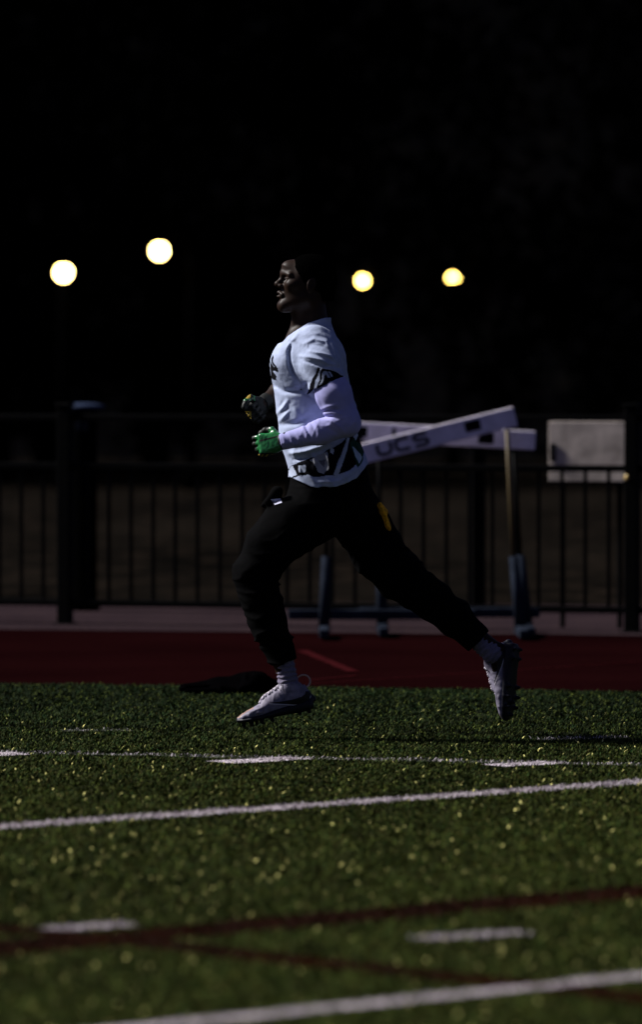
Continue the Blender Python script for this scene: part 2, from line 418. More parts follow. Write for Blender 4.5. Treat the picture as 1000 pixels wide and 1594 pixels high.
            q = np.stack(q, 1); q[~sign] = q[~sign][:, ::-1]
            edges.append(q)
            for col in range(4): ids.append(q[:, col]); pos.append(pt)
        ids = np.concatenate(ids); pos = np.concatenate(pos)
        u, inv = np.unique(ids, return_inverse=True); cnt = np.bincount(inv)
        V = np.stack([np.bincount(inv, pos[:, q])/cnt for q in range(3)], 1)
        Q = np.searchsorted(u, np.concatenate(edges))
        return V, Q
def axis(segs):
    """segs: list of (start, step) ... last (end,) -> coordinates with varying step"""
    out = []
    for (a, st), nxt in zip(segs[:-1], segs[1:]):
        n = max(1, int(round((nxt[0]-a)/st))); out += list(a+(nxt[0]-a)*np.arange(n)/n)
    return np.array(out+[segs[-1][0]])
_lat = np.random.default_rng(11).random((32, 32, 32)).astype(np.float32)*2-1
def vnoise(x, y, z):
    xi, yi, zi = np.floor(x).astype(int), np.floor(y).astype(int), np.floor(z).astype(int)
    u, v, t = x-xi, y-yi, z-zi; u = u*u*(3-2*u); v = v*v*(3-2*v); t = t*t*(3-2*t)
    def L(a, b, c): return _lat[(xi+a) % 32, (yi+b) % 32, (zi+c) % 32]
    return ((L(0, 0, 0)*(1-u)+L(1, 0, 0)*u)*(1-v)+(L(0, 1, 0)*(1-u)+L(1, 1, 0)*u)*v)*(1-t)+((L(0, 0, 1)*(1-u)+L(1, 0, 1)*u)*(1-v)+(L(0, 1, 1)*(1-u)+L(1, 1, 1)*u)*v)*t
def ridge(x, y, z): return 1-2*np.abs(vnoise(x, y, z))
def smooth_mesh(V, Q, it=2, lam=.5):
    e = np.concatenate([Q[:, [0, 1]], Q[:, [1, 2]], Q[:, [2, 3]], Q[:, [3, 0]]]); n = len(V)
    for _ in range(it):
        acc = np.stack([np.bincount(e[:, 0], V[e[:, 1], q], n)+np.bincount(e[:, 1], V[e[:, 0], q], n) for q in range(3)], 1)
        cnt = np.bincount(e[:, 0], minlength=n)+np.bincount(e[:, 1], minlength=n)
        V = V+lam*(acc/np.maximum(cnt, 1)[:, None]-V)
    return V
def field_obj(name, fl, m, parent=None, smooth=1):
    V, Q = fl.mesh(); V = smooth_mesh(V, Q, smooth)
    return link(name, np_mesh(name, V, Q), m, parent, True)
def pxy(V):
    """side-view photo coordinates of runner vertices"""
    return 500+V[:, 0]*S, HY+(CAM_H-V[:, 2])*S
def inpoly(x, y, poly):
    c = np.zeros(len(x), bool); j = len(poly)-1
    for i in range(len(poly)):
        xi, yi = poly[i]; xj, yj = poly[j]
        with np.errstate(divide='ignore', invalid='ignore'):
            c ^= ((yi > y) != (yj > y)) & (x < (xj-xi)*(y-yi)/(yj-yi+1e-12)+xi)
        j = i
    return c

# ------------------------------------------------------------------ the runner
# torso outline rows: photo row, front, back, half width
TORSO = [(497, 470, 506, .055), (505, 458, 514, .075), (514, 447, 520, .125), (525, 438, 526, .165), (538, 431, 531, .188), (552, 425, 536, .195), (570, 421, 541, .196), (588, 421, 545, .19),
         (605, 425, 548, .18), (625, 428, 551, .172), (650, 431, 554, .168), (675, 433, 558, .168), (695, 437, 564, .172), (712, 443, 571, .18), (730, 448, 577, .188), (760, 450, 579, .194)]
def tor_rows(rows):
    out = []
    for r in rows:
        a = P(r[1], r[0]); b = P(r[2], r[0]); out.append((a[2], (a[0]+b[0])/2, D0, (b[0]-a[0])/2, r[3]))
    return out
HC = P(477, 443, -.005)
HR = (Matrix.Rotation(R(9), 3, 'Z') @ Matrix.Rotation(R(7), 3, 'Y'))
# head axes: forward = -x turned a little to the camera and tilted back
fwd = np.array(Matrix.Rotation(R(9), 3, 'Z') @ Vector((-math.cos(R(13)), 0, math.sin(R(13)))))
sid = np.array(Matrix.Rotation(R(9), 3, 'Z') @ Vector((0, -1, 0)))
upv = np.cross(sid, fwd); upv = upv if upv[2] > 0 else -upv
HM = np.stack([fwd, sid, upv], 1)
def H(a, b, c): return HC+HM@np.array((a, b, c), float)

def hand(fl, wrist, kn, curl, palm_n, size=1.0, grow=0.0, spread=0.0, thumb=None, k=.006):
    """wrist -> knuckle centre kn; fingers fan from index to little along 'across'; palm_n = where the palm faces"""
    wrist = np.array(wrist); kn = np.array(kn); ax = kn-wrist; L = np.linalg.norm(ax); ax /= L
    pn = np.array(palm_n, float); pn -= ax*(pn@ax); pn /= np.linalg.norm(pn)
    ac = np.cross(pn, ax)
    if ac[2] < 0: ac = -ac                             # index side up
    g_ = grow
    for t in (-1.5, -.5, .5, 1.5):
        fl.cap(wrist+ac*t*.011*size+ax*.012, kn+ac*t*.0205*size, .016*size+g_, .0135*size+g_, k=.012)
    fl.ell(wrist+ax*L*.5+pn*.008, (.034*size+g_, .037*size+g_, .018*size+g_), np.stack([ax, ac, pn], 1), k=.012)
    fl.ell(wrist+ax*L*.35+pn*.012+ac*.022*size, (.026*size+g_, .015*size+g_, .015*size+g_), np.stack([ax, ac, pn], 1), k=.012)
    tips = []
    for i, (t, ln, rr) in enumerate(((1.5, .92, .0098), (.5, 1.0, .0102), (-.5, .94, .0098), (-1.5, .78, .0088))):
        base = kn+ac*t*.0212*size+ax*(.004 if i in (1, 2) else -.002)
        c = curl[i]; d = ax*1.0; p = base; seg = (.042*ln*size, .027*ln*size, .021*ln*size)
        for s_, (lq, bend) in enumerate(zip(seg, c)):
            cb, sb = math.cos(bend), math.sin(bend)
            d = d*cb+np.cross(np.cross(d, pn), d)*sb if s_ == 0 else d*cb+_perp(d, ax, pn)*sb
            d = d/np.linalg.norm(d); q = p+d*lq+ac*t*spread*.004
            fl.cap(p, q, (rr-.0006*s_)*size+g_, (rr-.0012-.0006*s_)*size+g_, k=.0035)
            p = q
        tips.append(p)
    b0 = wrist+ax*L*.28+ac*.026*size+pn*.006
    th = thumb or ((.5, .75, .45), (.95, .1, .3), (.9, -.35, .25))
    p = b0
    for j, (v, lq) in enumerate(zip(th, (.040, .030, .024))):
        d = ax*v[0]+ac*v[1]+pn*v[2]; d /= np.linalg.norm(d); q = p+d*lq*size
        fl.cap(p, q, (.0135-.0012*j)*size+g_, (.0122-.0014*j)*size+g_, k=.006); p = q
def _perp(d, ax, pn):
    n = np.cross(ax, pn); v = np.cross(n, d); return v/np.linalg.norm(v)

W_N = P(441, 687, -.20); K_N = P(413, 691, -.185)       # near wrist, knuckles
W_F = P(411, 627, .115); K_F = P(396, 640, .10)
K_N = W_N+(K_N-W_N)/np.linalg.norm(K_N-W_N)*.082
K_F = W_F+(K_F-W_F)/np.linalg.norm(K_F-W_F)*.068
CURL_N = ((.5, .9, .7), (.75, 1.15, .8), (.9, 1.25, .8), (1.0, 1.25, .8))
CURL_F = ((1.1, 1.4, .9), (1.2, 1.5, .9), (1.25, 1.5, .9), (1.3, 1.5, .9))
ac_n = None
EL_N = P(541, 657, -.245); SH_N = P(492, 552, -.165)
EL_F = P(452, 604, .215); SH_F = P(492, 548, .165)

xs = axis([(P(355, 0)[0], .009), (P(377, 0)[0], .003), (P(528, 0)[0], .010), (P(835, 0)[0],)])
ys = axis([(D0-.34, .006), (D0-.24, .004), (D0+.15, .006), (D0+.28,)])
zs = axis([(P(0, 1132)[2], .010), (P(0, 722)[2], .0035), (P(0, 497)[2], .0027), (P(0, 392)[2],)])
b = Field(xs, ys, zs)
# head
b.ell(H(-.014, 0, .033), (.097, .077, .086), HM, k=0)
b.ell(H(.034, 0, -.018), (.058, .060, .086), HM, k=.03)
for sgn in (-1, 1):
    b.cap(H(-.004, sgn*.051, -.055), H(.066, sgn*.014, -.099), .022, .018, k=.03)
    b.ell(H(.058, sgn*.043, -.016), (.026, .020, .018), HM, k=.02)
    b.cap(H(.077, sgn*.042, .020), H(.089, sgn*.008, .019), .011, .011, k=.014)
b.cap(H(.066, -.012, -.101), H(.066, .012, -.101), .019, k=.025)
b.cap(H(.082, 0, .045), H(.086, 0, .03), .03, .02, k=.03)
for sgn in (-1, 1): b.ell(H(.097, sgn*.031, .001), (.016, .018, .011), HM, k=.010, op='d')
for sgn in (-1, 1):
    b.ell(H(.0725, sgn*.031, .001), (.0135, .0145, .0125), HM, k=.002)
    b.cap(H(.083, sgn*.043, .004), H(.088, sgn*.020, .005), .0035, k=.004)       # upper lid
b.cap(H(.089, 0, .014), H(.110, 0, -.022), .0085, .0115, k=.012)
b.ell(H(.108, 0, -.025), (.013, .012, .011), HM, k=.008)
for sgn in (-1, 1): b.ell(H(.097, sgn*.0145, -.029), (.012, .009, .009), HM, k=.006)
for sgn in (-1, 1): b.ell(H(.101, sgn*.007, -.037), (.004, .003, .003), HM, k=.003, op='d')
for sgn in (-1, 1):
    b.cap(H(.087, sgn*.021, -.060), H(.0955, 0, -.055), .006, .0075, k=.009)
    b.cap(H(.085, sgn*.018, -.067), H(.0925, 0, -.071), .006, .0085, k=.009)
b.cap(H(.099, -.018, -.0625), H(.099, .018, -.0625), .0035, k=.004, op='d')
b.cap(H(.097, -.012, -.083), H(.097, .012, -.083), .006, k=.01, op='d')
for sgn in (-1, 1):
    b.ell(H(-.008, sgn*.078, -.002), (.018, .008, .031), HM, k=.006)
    b.ell(H(-.004, sgn*.087, .002), (.009, .005, .017), HM, k=.004, op='d')
# neck, torso
b.cap(H(-.028, 0, -.05), P(487, 512, 0), .056, .064, k=.035)
b.cap(H(.01, .02, -.085), P(455, 522, -.02), .018, .015, k=.03)
b.loft(tor_rows(TORSO[:-2]), k=.03, inset=.02)
for shp, el, wr in ((SH_N, EL_N, W_N), (SH_F, EL_F, W_F)):
    b.cap(shp, shp+(el-shp)*.5, .058, .056, k=.03); b.cap(shp+(el-shp)*.5, el, .054, .042, k=.02)
EF2 = EL_F+(W_F-EL_F)*.35
b.cap(EL_N, W_N, .04, .024, k=.02); b.cap(EL_F, EF2, .047, .047, k=.03); b.cap(EF2, W_F, .046, .027, k=.02)
hand(b, W_N, K_N, CURL_N, (0.1, 1, -.15), grow=-.0025)
hand(b, W_F, K_F, CURL_F, (0.3, -1, -.1), grow=-.0025)
# legs and feet
LEG_N = [(512, 785, -.085, .078), (448, 828, -.095, .078), (395, 890, -.095, .056), (420, 960, -.095, .054), (446, 1050, -.10, .033)]
LEG_F = [(545, 785, .085, .078), (592, 862, .10, .075), (640, 915, .10, .056), (700, 955, .10, .052), (758, 1003, .10, .033)]
for leg in (LEG_N, LEG_F):
    for p, q in zip(leg[:-1], leg[1:]): b.cap(P(*p[:3]), P(*q[:3]), p[3], q[3], k=.03)
b.cap(P(448, 1062, -.10), P(470, 1086, -.10), .026, .022, k=.02); b.cap(P(448, 1072, -.10), P(388, 1112, -.10), .024, .014, k=.02)
b.cap(P(762, 1006, .10), P(783, 1012, .10), .026, .022, k=.02); b.cap(P(772, 1022, .10), P(784, 1100, .10), .022, .012, k=.02)
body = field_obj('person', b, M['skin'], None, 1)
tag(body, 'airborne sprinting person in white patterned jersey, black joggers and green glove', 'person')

# hair: thin cap over the scalp
hf = Field(np.arange(P(425, 0)[0], P(530, 0)[0], .0032), np.arange(D0-.1, D0+.1, .0032), np.arange(P(0, 470)[2], P(0, 388)[2], .0032))
hf.ell(H(-.014, 0, .033), (.1015, .0805, .0905), HM, k=0)
hf.cap(H(-.075, 0, -.03), H(-.06, 0, 0), .045, .05, k=.03)
hf.cut(H(.066, 0, .055), HM@np.array((1, 0, -.25)), .006)
for sgn in (-1, 1): hf.cut(H(.045, 0, .02), HM@np.array((1, 0, -.8)), .006)
hf.cut(H(0, 0, -.02), HM@np.array((.75, 0, -1)), .006)
hf.disp(lambda x, y, z: .0012*vnoise(x*260, y*260, z*260), .02)
field_obj('hair', hf, M['hair'], body, 0)
for sgn in (-1, 1):
    mb = MB(); c = H(.0775, sgn*.031, .001)
    pr = [(.0108*math.sin(math.pi*t/10), -.0108*math.cos(math.pi*t/10)) for t in range(1, 10)]
    mb.lathe(c, pr, 16); e = mb.build('eye', M['eye'], body, True)
    mb = MB(); c2 = H(.0865, sgn*.031, .001)
    mb.lathe(c2, [(p_*.42, q_*.42) for p_, q_ in pr], 12); mb.build('iris', M['iris'], e, True)

# hand-placed folds: (points, height in mm, half width in px)
def c1(*p): return [(380+a/4.5455, 380+b_/4.5455) for a, b_ in p]
def c2(*p): return [(360+a/4.1667, 560+b_/4.1667) for a, b_ in p]
FOLDS = [(c1((430, 705), (500, 672), (580, 692), (632, 745), (662, 830)), 5, 2.2), (c1((440, 645), (540, 632), (610, 670), (655, 745)), 3, 2.6), (c1((400, 795), (470, 802), (545, 822), (600, 850), (662, 858)), 5, 1.9),
         (c1((470, 760), (560, 778), (625, 800), (668, 850)), 5, 1.8), (c1((388, 622), (330, 685), (298, 745)), 5, 3.0), (c1((520, 565), (600, 602), (652, 690), (672, 740)), 2, 2.6), (c1((335, 700), (322, 770), (327, 840), (350, 910), (405, 995)), -7, 2.0),
         (c1((480, 715), (560, 730), (630, 775)), -2.5, 2), (c1((430, 830), (500, 850), (540, 868)), -4, 1.6), (c1((600, 700), (640, 790), (668, 880)), -4, 1.6), (c1((360, 640), (300, 720)), -3, 1.6),
         (c2((298, 345), (338, 305), (362, 268)), 6, 2.4), (c2((318, 395), (372, 335)), 5, 2.0), (c2((305, 330), (350, 260)), -3, 1.6), (c2((270, 160), (350, 205), (440, 205), (500, 150)), -6, 3.0), (c2((420, 150), (470, 210), (530, 250)), -4, 2.0),
         (c2((380, 605), (480, 592), (580, 560), (640, 540)), 7, 2.6), (c2((612, 600), (640, 670), (628, 740)), 7, 2.0), (c2((410, 645), (520, 632)), -5, 2.0), (c2((520, 600), (545, 660), (540, 700)), 5, 2.0),
         (c2((770, 235), (812, 300), (800, 400)), 7, 2.2), (c2((745, 200), (780, 300)), -6, 2.0), (c2((590, 70), (650, 58), (722, 92)), 4, 1.6), (c2((330, 420), (420, 410), (520, 360)), -5, 3.0), (c2((400, 300), (440, 370)), 3.5, 3.0),
         (c2((760, 500), (720, 620), (680, 740)), 4, 1.8), (c2((800, 520), (820, 640)), -5, 2.0), (c2((440, 690), (455, 740)), 4, 1.6), (c2((500, 745), (560, 790), (700, 780), (820, 700)), 3, 2.0)]
ARMF = [(c2((425, 478), (452, 525), (455, 560)), 4, 1.6), (c2((465, 432), (492, 480), (495, 530)), 5, 1.7), (c2((500, 405), (528, 450)), 5, 1.6), (c2((478, 420), (508, 480)), -4, 1.3), (c2((575, 325), (625, 305), (685, 288)), 5, 1.7), (c2((585, 352), (650, 340), (725, 352)), 5, 1.8),
        (c2((570, 385), (640, 388), (705, 432), (740, 470)), 5, 1.9), (c2((580, 340), (650, 322), (700, 322)), -4.5, 1.3), (c2((585, 368), (660, 365), (720, 392)), -4.5, 1.4), (c2((330, 480), (350, 530), (345, 570)), 3.5, 1.6), (c2((375, 470), (398, 520), (398, 560)), 3, 1.6),
        (c2((540, 400), (570, 470), (560, 520)), 4, 2.0), (c2((610, 430), (700, 480)), -3.5, 2), (c2((560, 230), (600, 300)), -3.5, 2.2), (c2((640, 160), (740, 240)), 3, 3), (c2((810, 330), (800, 400), (760, 440)), 4, 2.2)]
def fold_field(px, py, lst):
    out = np.zeros(len(px))
    for pts, hgt_, wd_ in lst:
        best = np.full(len(px), 1e9); n_ = len(pts)-1; tt = np.zeros(len(px))
        for i in range(n_):
            a = np.array(pts[i]); d = np.array(pts[i+1])-a; L2 = d@d
            t = np.clip(((px-a[0])*d[0]+(py-a[1])*d[1])/L2, 0, 1)
            q = (px-a[0]-t*d[0])**2+(py-a[1]-t*d[1])**2; m = q < best; best = np.where(m, q, best); tt = np.where(m, (i+t)/n_, tt)
        out += hgt_*.001*np.exp(-best/(wd_**2*2))*(.35+.65*np.sin(np.pi*np.clip(tt, .03, .97)))
    return out
# jersey
def shirt_field():
    f = Field(np.arange(P(412, 0)[0], P(590, 0)[0], .0029), np.arange(D0-.33, D0+.28, .0045), np.arange(P(0, 768)[2], P(0, 484)[2], .0029))
    f.loft(tor_rows(TORSO), k=0)
    # chest and shoulder blades
    f.ell(P(447, 563, -.07), (.055, .085, .06), k=.05); f.ell(P(447, 563, .07), (.055, .085, .06), k=.05)
    f.ell(P(515, 560, -.09), (.055, .07, .08), k=.05); f.ell(P(515, 560, .09), (.055, .07, .08), k=.05)
    # short sleeves
    f.cap(P(489, 535, -.135), P(500, 566, -.195), .075, .080, k=.04); f.cap(P(500, 566, -.195), P(513, 604, -.215), .079, .078, k=.02)
    f.cap(P(489, 535, .135), P(480, 575, .19), .074, .074, k=.04)
    # cuffs of the sleeves: cut across the arm
    X, Y, Z = np.meshgrid(*f.ax, indexing='ij', sparse=True)
    a = P(482, 609); c = P(536, 588); nrm = np.array((c[2]-a[2], 0, -(c[0]-a[0]))); nrm /= np.linalg.norm(nrm)
    if nrm[2] > 0: nrm = -nrm
    ds = (X-a[0])*nrm[0]+(Z-a[2])*nrm[2]
    yy = 1-np.clip((Y-(D0-.20))/.02, 0, 1)             # only outside the trunk
    d2 = np.where(Y < D0-.190, ds, -1.0)
    tr = np.full_like(f.F, 1.0)
    g2 = Field(*f.ax); g2.loft(tor_rows(TORSO), k=0)
    g2.ell(P(515, 560, -.09), (.055, .07, .08), k=.05)
    f.F = np.where((ds > 0) & (Y < D0), np.maximum(np.minimum(g2.F, np.maximum(f.F, ds)), f.F), f.F).astype(np.float32)
    a = P(470, 600); ds2 = (a[2]-Z)+0*X
    f.F = np.where((ds2 > 0) & (Y > D0), np.maximum(np.minimum(g2.F, np.maximum(f.F, ds2)), f.F), f.F).astype(np.float32)
    f.cap(P(484, 528, 0), P(491, 496, 0), .085, .066, k=.03)
    # neckline
    cx = [P(q, 0)[0] for q in (400, 440, 448, 465, 480, 505, 600)]; cz = [P(0, q)[2] for q in (545, 531, 523, 511, 501, 493, 489)]
    f.F = np.maximum(f.F, (Z-np.interp(X, cx, cz))-.0*Y).astype(np.float32)
    f.cap(H(-.028, 0, -.05), P(486, 508, 0), .0575, .062, k=.006, op='d')
    # bottom hem, rising to the front and to the back
    hx = [P(q, 0)[0] for q in (440, 452, 485, 520, 555, 577, 590)]; hz = [P(0, q)[2] for q in (741, 744, 758, 758, 745, 717, 706)]
    f.F = np.maximum(f.F, np.interp(X, hx, hz)-Z).astype(np.float32)
    # folds
    def folds(x, y, z):
        px = 500+x*S; py = HY+(CAM_H-z)*S
        u = (px*.80+py*.60)/100; v = (-px*.60+py*.80)/100
        w1 = vnoise(u*1.5, y*7, v*1.5)*.35
        low = np.clip((py-590)/80, 0, 1); up_ = np.clip((575-py)/50, 0, 1)
        a_ = ridge(u*1.6+w1, y*6+3, v*4.2+w1*2)**2*.0055*(.5+low*.9)
        b_ = ridge(px/85+py/120+w1, y*5, (py-px*.75)/26+7)**2*.0060*np.clip((py-545)/25, 0, 1)*np.clip((620-py)/20, 0, 1)*(y < D0-.1)
        c_ = (ridge((px-py*.35)/24+5+w1, y*8, py/110))**2*.0045*np.clip((py-670)/40, 0, 1)
        # long drags from the chest to the collar
        d_ = np.exp(-((py-(520+(px-440)*.35+(px-440)**2*.004))/5)**2)*.004*(px < 480)
        e_ = np.exp(-((v-(3.05+.18*np.sin(u*1.5)))/.035)**2)*.006
        arm = np.exp(-((px-453)**2/60+(py-570)**2/900))*.006*(y < D0-.05)      # arm-hole seam
        return -(a_+b_+c_+d_+e_)*.6-fold_field(px, py, FOLDS)*(y < D0)*1.7+arm*0+.0045+vnoise(x*120, y*120, z*120)*.0005
    f.disp(folds)
    return f
V, Q = shirt_field().mesh(); V = smooth_mesh(V, Q, 1)
sm = np_mesh('jersey', V, Q)
px_, py_ = pxy(V)
px_ += vnoise(V[:, 0]*38, V[:, 1]*38, V[:, 2]*38)*1.8; py_ += vnoise(V[:, 0]*38+9, V[:, 1]*38, V[:, 2]*38)*1.8; col = np.tile(np.array([.35, .40, .55]), (len(V), 1))
def cr1(pts): return [(380+a/4.5455, 380+b_/4.5455) for a, b_ in pts]
def cr2(pts): return [(360+a/4.1667, 560+b_/4.1667) for a, b_ in pts]
BLK, GRN, WHT = (.004, .004, .006), (.012, .05, .032), (.38, .43, .56)
near = V[:, 1] < D0+.02
paint = [  # hem band
    (cr2([(355, 745), (380, 690), (430, 668), (500, 640), (560, 622), (620, 588), (700, 540), (770, 485), (845, 470), (880, 560), (862, 600), (842, 652), (762, 718), (662, 748), (560, 753), (452, 742), (400, 770)]), BLK, None),
    (cr2([(752, 500), (772, 510), (742, 610), (722, 690), (690, 742), (655, 746), (715, 610)]), WHT, None),
    (cr2([(440, 680), (485, 680), (480, 725), (438, 720)]), WHT, None),
    (cr2([(512, 650), (560, 612), (620, 598), (632, 700), (600, 735), (560, 722), (545, 690)]), (.30, .31, .36), None),
    (cr2([(800, 465), (834, 460), (815, 522), (790, 500)]), WHT, None),
    (cr2([(772, 540), (800, 500), (860, 570), (858, 640), (822, 695), (795, 610)]), GRN, None),
    (cr2([(790, 560), (812, 580), (850, 628), (826, 672), (812, 640)]), (.42, .5, .56), None),
    (cr2([(362, 742), (384, 690), (405, 684), (415, 712), (428, 742), (392, 766)]), WHT, None),
    (cr2([(640, 560), (665, 580), (660, 605), (640, 600)]), WHT, None),
    (cr2([(560, 650), (610, 640), (600, 690)]), (.12, .12, .15), None),
    # sleeve band
    (cr1([(522, 872), (548, 884), (512, 960), (488, 1040), (450, 1070), (470, 990)]), BLK, 'n'),
    (cr1([(556, 880), (600, 892), (640, 905), (700, 928), (712, 960), (610, 975), (520, 1040), (500, 1060), (535, 950)]), BLK, 'n'),
    (cr1([(566, 904), (578, 900), (610, 948), (592, 952)]), WHT, 'n'), (cr1([(566, 904), (578, 912), (548, 985), (530, 1000)]), WHT, 'n'),
    (cr1([(590, 905), (602, 905), (628, 938), (614, 944)]), WHT, 'n'),
    # chest emblem
    (cr1([(208, 780), (212, 800), (206, 835), (246, 878), (240, 884), (196, 850), (192, 812)]), BLK, None),
    (cr1([(184, 830), (200, 858), (244, 884), (240, 908), (212, 892), (205, 905), (232, 935), (228, 968), (188, 950)]), BLK, None)]
for poly, c, side in paint:
    m_ = inpoly(px_, py_, poly) & near
    if side == 'n': m_ &= V[:, 1] < D0-.15
    col[m_] = c
far = ~near                                            # the same hem band round the far side
hemz = np.interp(px_, [440, 452, 485, 520, 555, 577], [741, 744, 758, 758, 745, 717])
m_ = far & (py_ < hemz-14) & (py_ > hemz-62); col[m_] = BLK
m_ &= (np.sin(px_*.22+py_*.12) > .55); col[m_] = WHT
ca = sm.color_attributes.new('Col', 'FLOAT_COLOR', 'POINT')
ca.data.foreach_set('color', np.concatenate([col, np.ones((len(V), 1))], 1).astype(np.float32).ravel())
jersey = link('jersey', sm, M['shirt'], body, True)

# long under-sleeve on the near arm
f = Field(np.arange(P(428, 0)[0], P(572, 0)[0], .0036), np.arange(D0-.35, D0-.08, .0036), np.arange(P(0, 712)[2], P(0, 560)[2], .0036))
f.cap(P(504, 570, -.195), P(520, 615, -.228), .060, .067, k=0); f.cap(P(520, 615, -.228), P(536, 650, -.24), .067, .056, k=.03)
f.cap(P(536, 650, -.24), P(545, 660, -.245), .050, .042, k=.02)
f.cap(P(536, 659, -.24), P(500, 672, -.228), .051, .047, k=.03); f.cap(P(500, 672, -.228), P(436, 688, -.20), .046, .031, k=.02)
wd_ = (P(436, 688)-P(500, 672)); f.cut(P(437, 688, -.2), wd_, .003)
def af(x, y, z):
    px = 500+x*S; py = HY+(CAM_H-z)*S
    nf = vnoise(px/30, y*12, py/30)
    fo = ridge((px*.9+py*.25)/13+nf*.8, y*4, py/60)**2*.0040*np.clip((540-px)/25, 0, 1)*np.clip((py-640)/12, 0, 1)
    el = ridge((px*.35+py)/12+nf, y*6, px/70)**2*.0045*np.exp(-((px-520)**2+(py-648)**2)/900)
    return .002-(fo+el)*.5-fold_field(px, py, ARMF)*(y < D0-.2)*1.1-ridge(px/60, y*8, py/22+nf)**2*.002
f.disp(af)
field_obj('undersleeve', f, M['sleeve'], body, 1)

# trousers
PN = [(514, 790, -.072, .108), (450, 822, -.095, .112), (421, 850, -.097, .098), (397, 893, -.097, .083), (405, 925, -.097, .076), (418, 965, -.097, .070), (433, 1003, -.098, .056), (441, 1024, -.099, .045), (444, 1033, -.1, .043)]
PF = [(538, 788, .072, .108), (560, 812, .092, .108), (591, 863, .10, .099), (625, 899, .10, .090), (670, 934, .10, .076), (712, 966, .10, .066), (735, 988, .10, .054), (746, 999, .10, .047), (751, 1003, .1, .043)]
f = Field(np.arange(P(350, 0)[0], P(768, 0)[0], .0052), np.arange(D0-.22, D0+.22, .0055), np.arange(P(0, 1042)[2], P(0, 718)[2], .0052))
f.loft([(P(0, q)[2], (P(a_, q)[0]+P(b_, q)[0])/2, D0, (b_-a_)/2/S, h_) for q, a_, b_, h_ in ((715, 456, 564, .14), (738, 452, 575, .160), (765, 447, 582, .168), (795, 455, 586, .165), (815, 470, 575, .12))], k=0)
for leg in (PN, PF):
    for i, (p, q) in enumerate(zip(leg[:-1], leg[1:])): f.cap(P(*p[:3]), P(*q[:3]), p[3], q[3], k=.03 if i else .05)
f.cap(P(432, 765, -.12), P(418, 780, -.13), .024, .016, k=.02)       # bunched pocket
f.cap(P(425, 772, -.10), P(410, 786, -.10), .015, .011, k=.015)
X, Y, Z = np.meshgrid(*f.ax, indexing='ij', sparse=True)
hd = np.array((P(765, 1019)-P(733, 988))); hd /= np.linalg.norm(hd); hp = P(747, 1000)
f.F = np.maximum(f.F, np.where(X > P(700, 0)[0], (X-hp[0])*hd[0]+(Z-hp[2])*hd[2], -1)).astype(np.float32)
hn_ = np.array(P(446, 1045)-P(436, 1008)); hn_ /= np.linalg.norm(hn_); hq = P(441, 1029)
f.F = np.maximum(f.F, np.where(X < P(600, 0)[0], (X-hq[0])*hn_[0]+(Z-hq[2])*hn_[2], -1)).astype(np.float32)
f.cap(P(441, 1025, -.1), P(449, 1060, -.1), .037, k=.002, op='d'); f.cap(P(746, 1000, .1), P(775, 1025, .1), .037, k=.002, op='d')
def pf(x, y, z):
    px = 500+x*S; py = HY+(CAM_H-z)*S
    n1_ = vnoise(px/60, y*6, py/60)
    near_ = y < D0
    # folds run across each leg and gather at knee and hem
    tN = (px*.15+py)/18; tF = (px*.75+py*.65)/22
    t = np.where(px > 520, tF, tN)
    kn_ = np.exp(-((px-425)**2+(py-905)**2)/1400)+np.exp(-((py-1000)**2)/1200)*(px < 480)+.7*np.exp(-((px-655)**2+(py-880)**2)/5000)+.8*np.exp(-((px-725)**2)/900)
    return .004-ridge(t+n1_*1.2, y*7, px/90)**2*(.004+.009*np.clip(kn_, 0, 1.2))-ridge(px/70+n1_, y*5, py/70)**2*.006
f.disp(pf)
trousers = field_obj('joggers', f, M['pants'], body, 1)
# towel corner behind the hip, ochre
f = Field(np.arange(P(575, 0)[0], P(625, 0)[0], .003), np.arange(D0-.1, D0+.17, .004), np.arange(P(0, 842)[2], P(0, 770)[2], .003))
f.cap(P(596, 794, -.02), P(604, 818, .0), .022, .025, k=0, flat=((1, 0, .5), .45)); f.cap(P(591, 786, -.02), P(597, 797, -.02), .012, .017, k=.01)
f.disp(lambda x, y, z: vnoise(x*90, y*60, z*90)*.003)
field_obj('flag', f, M['ochre'], body, 1)

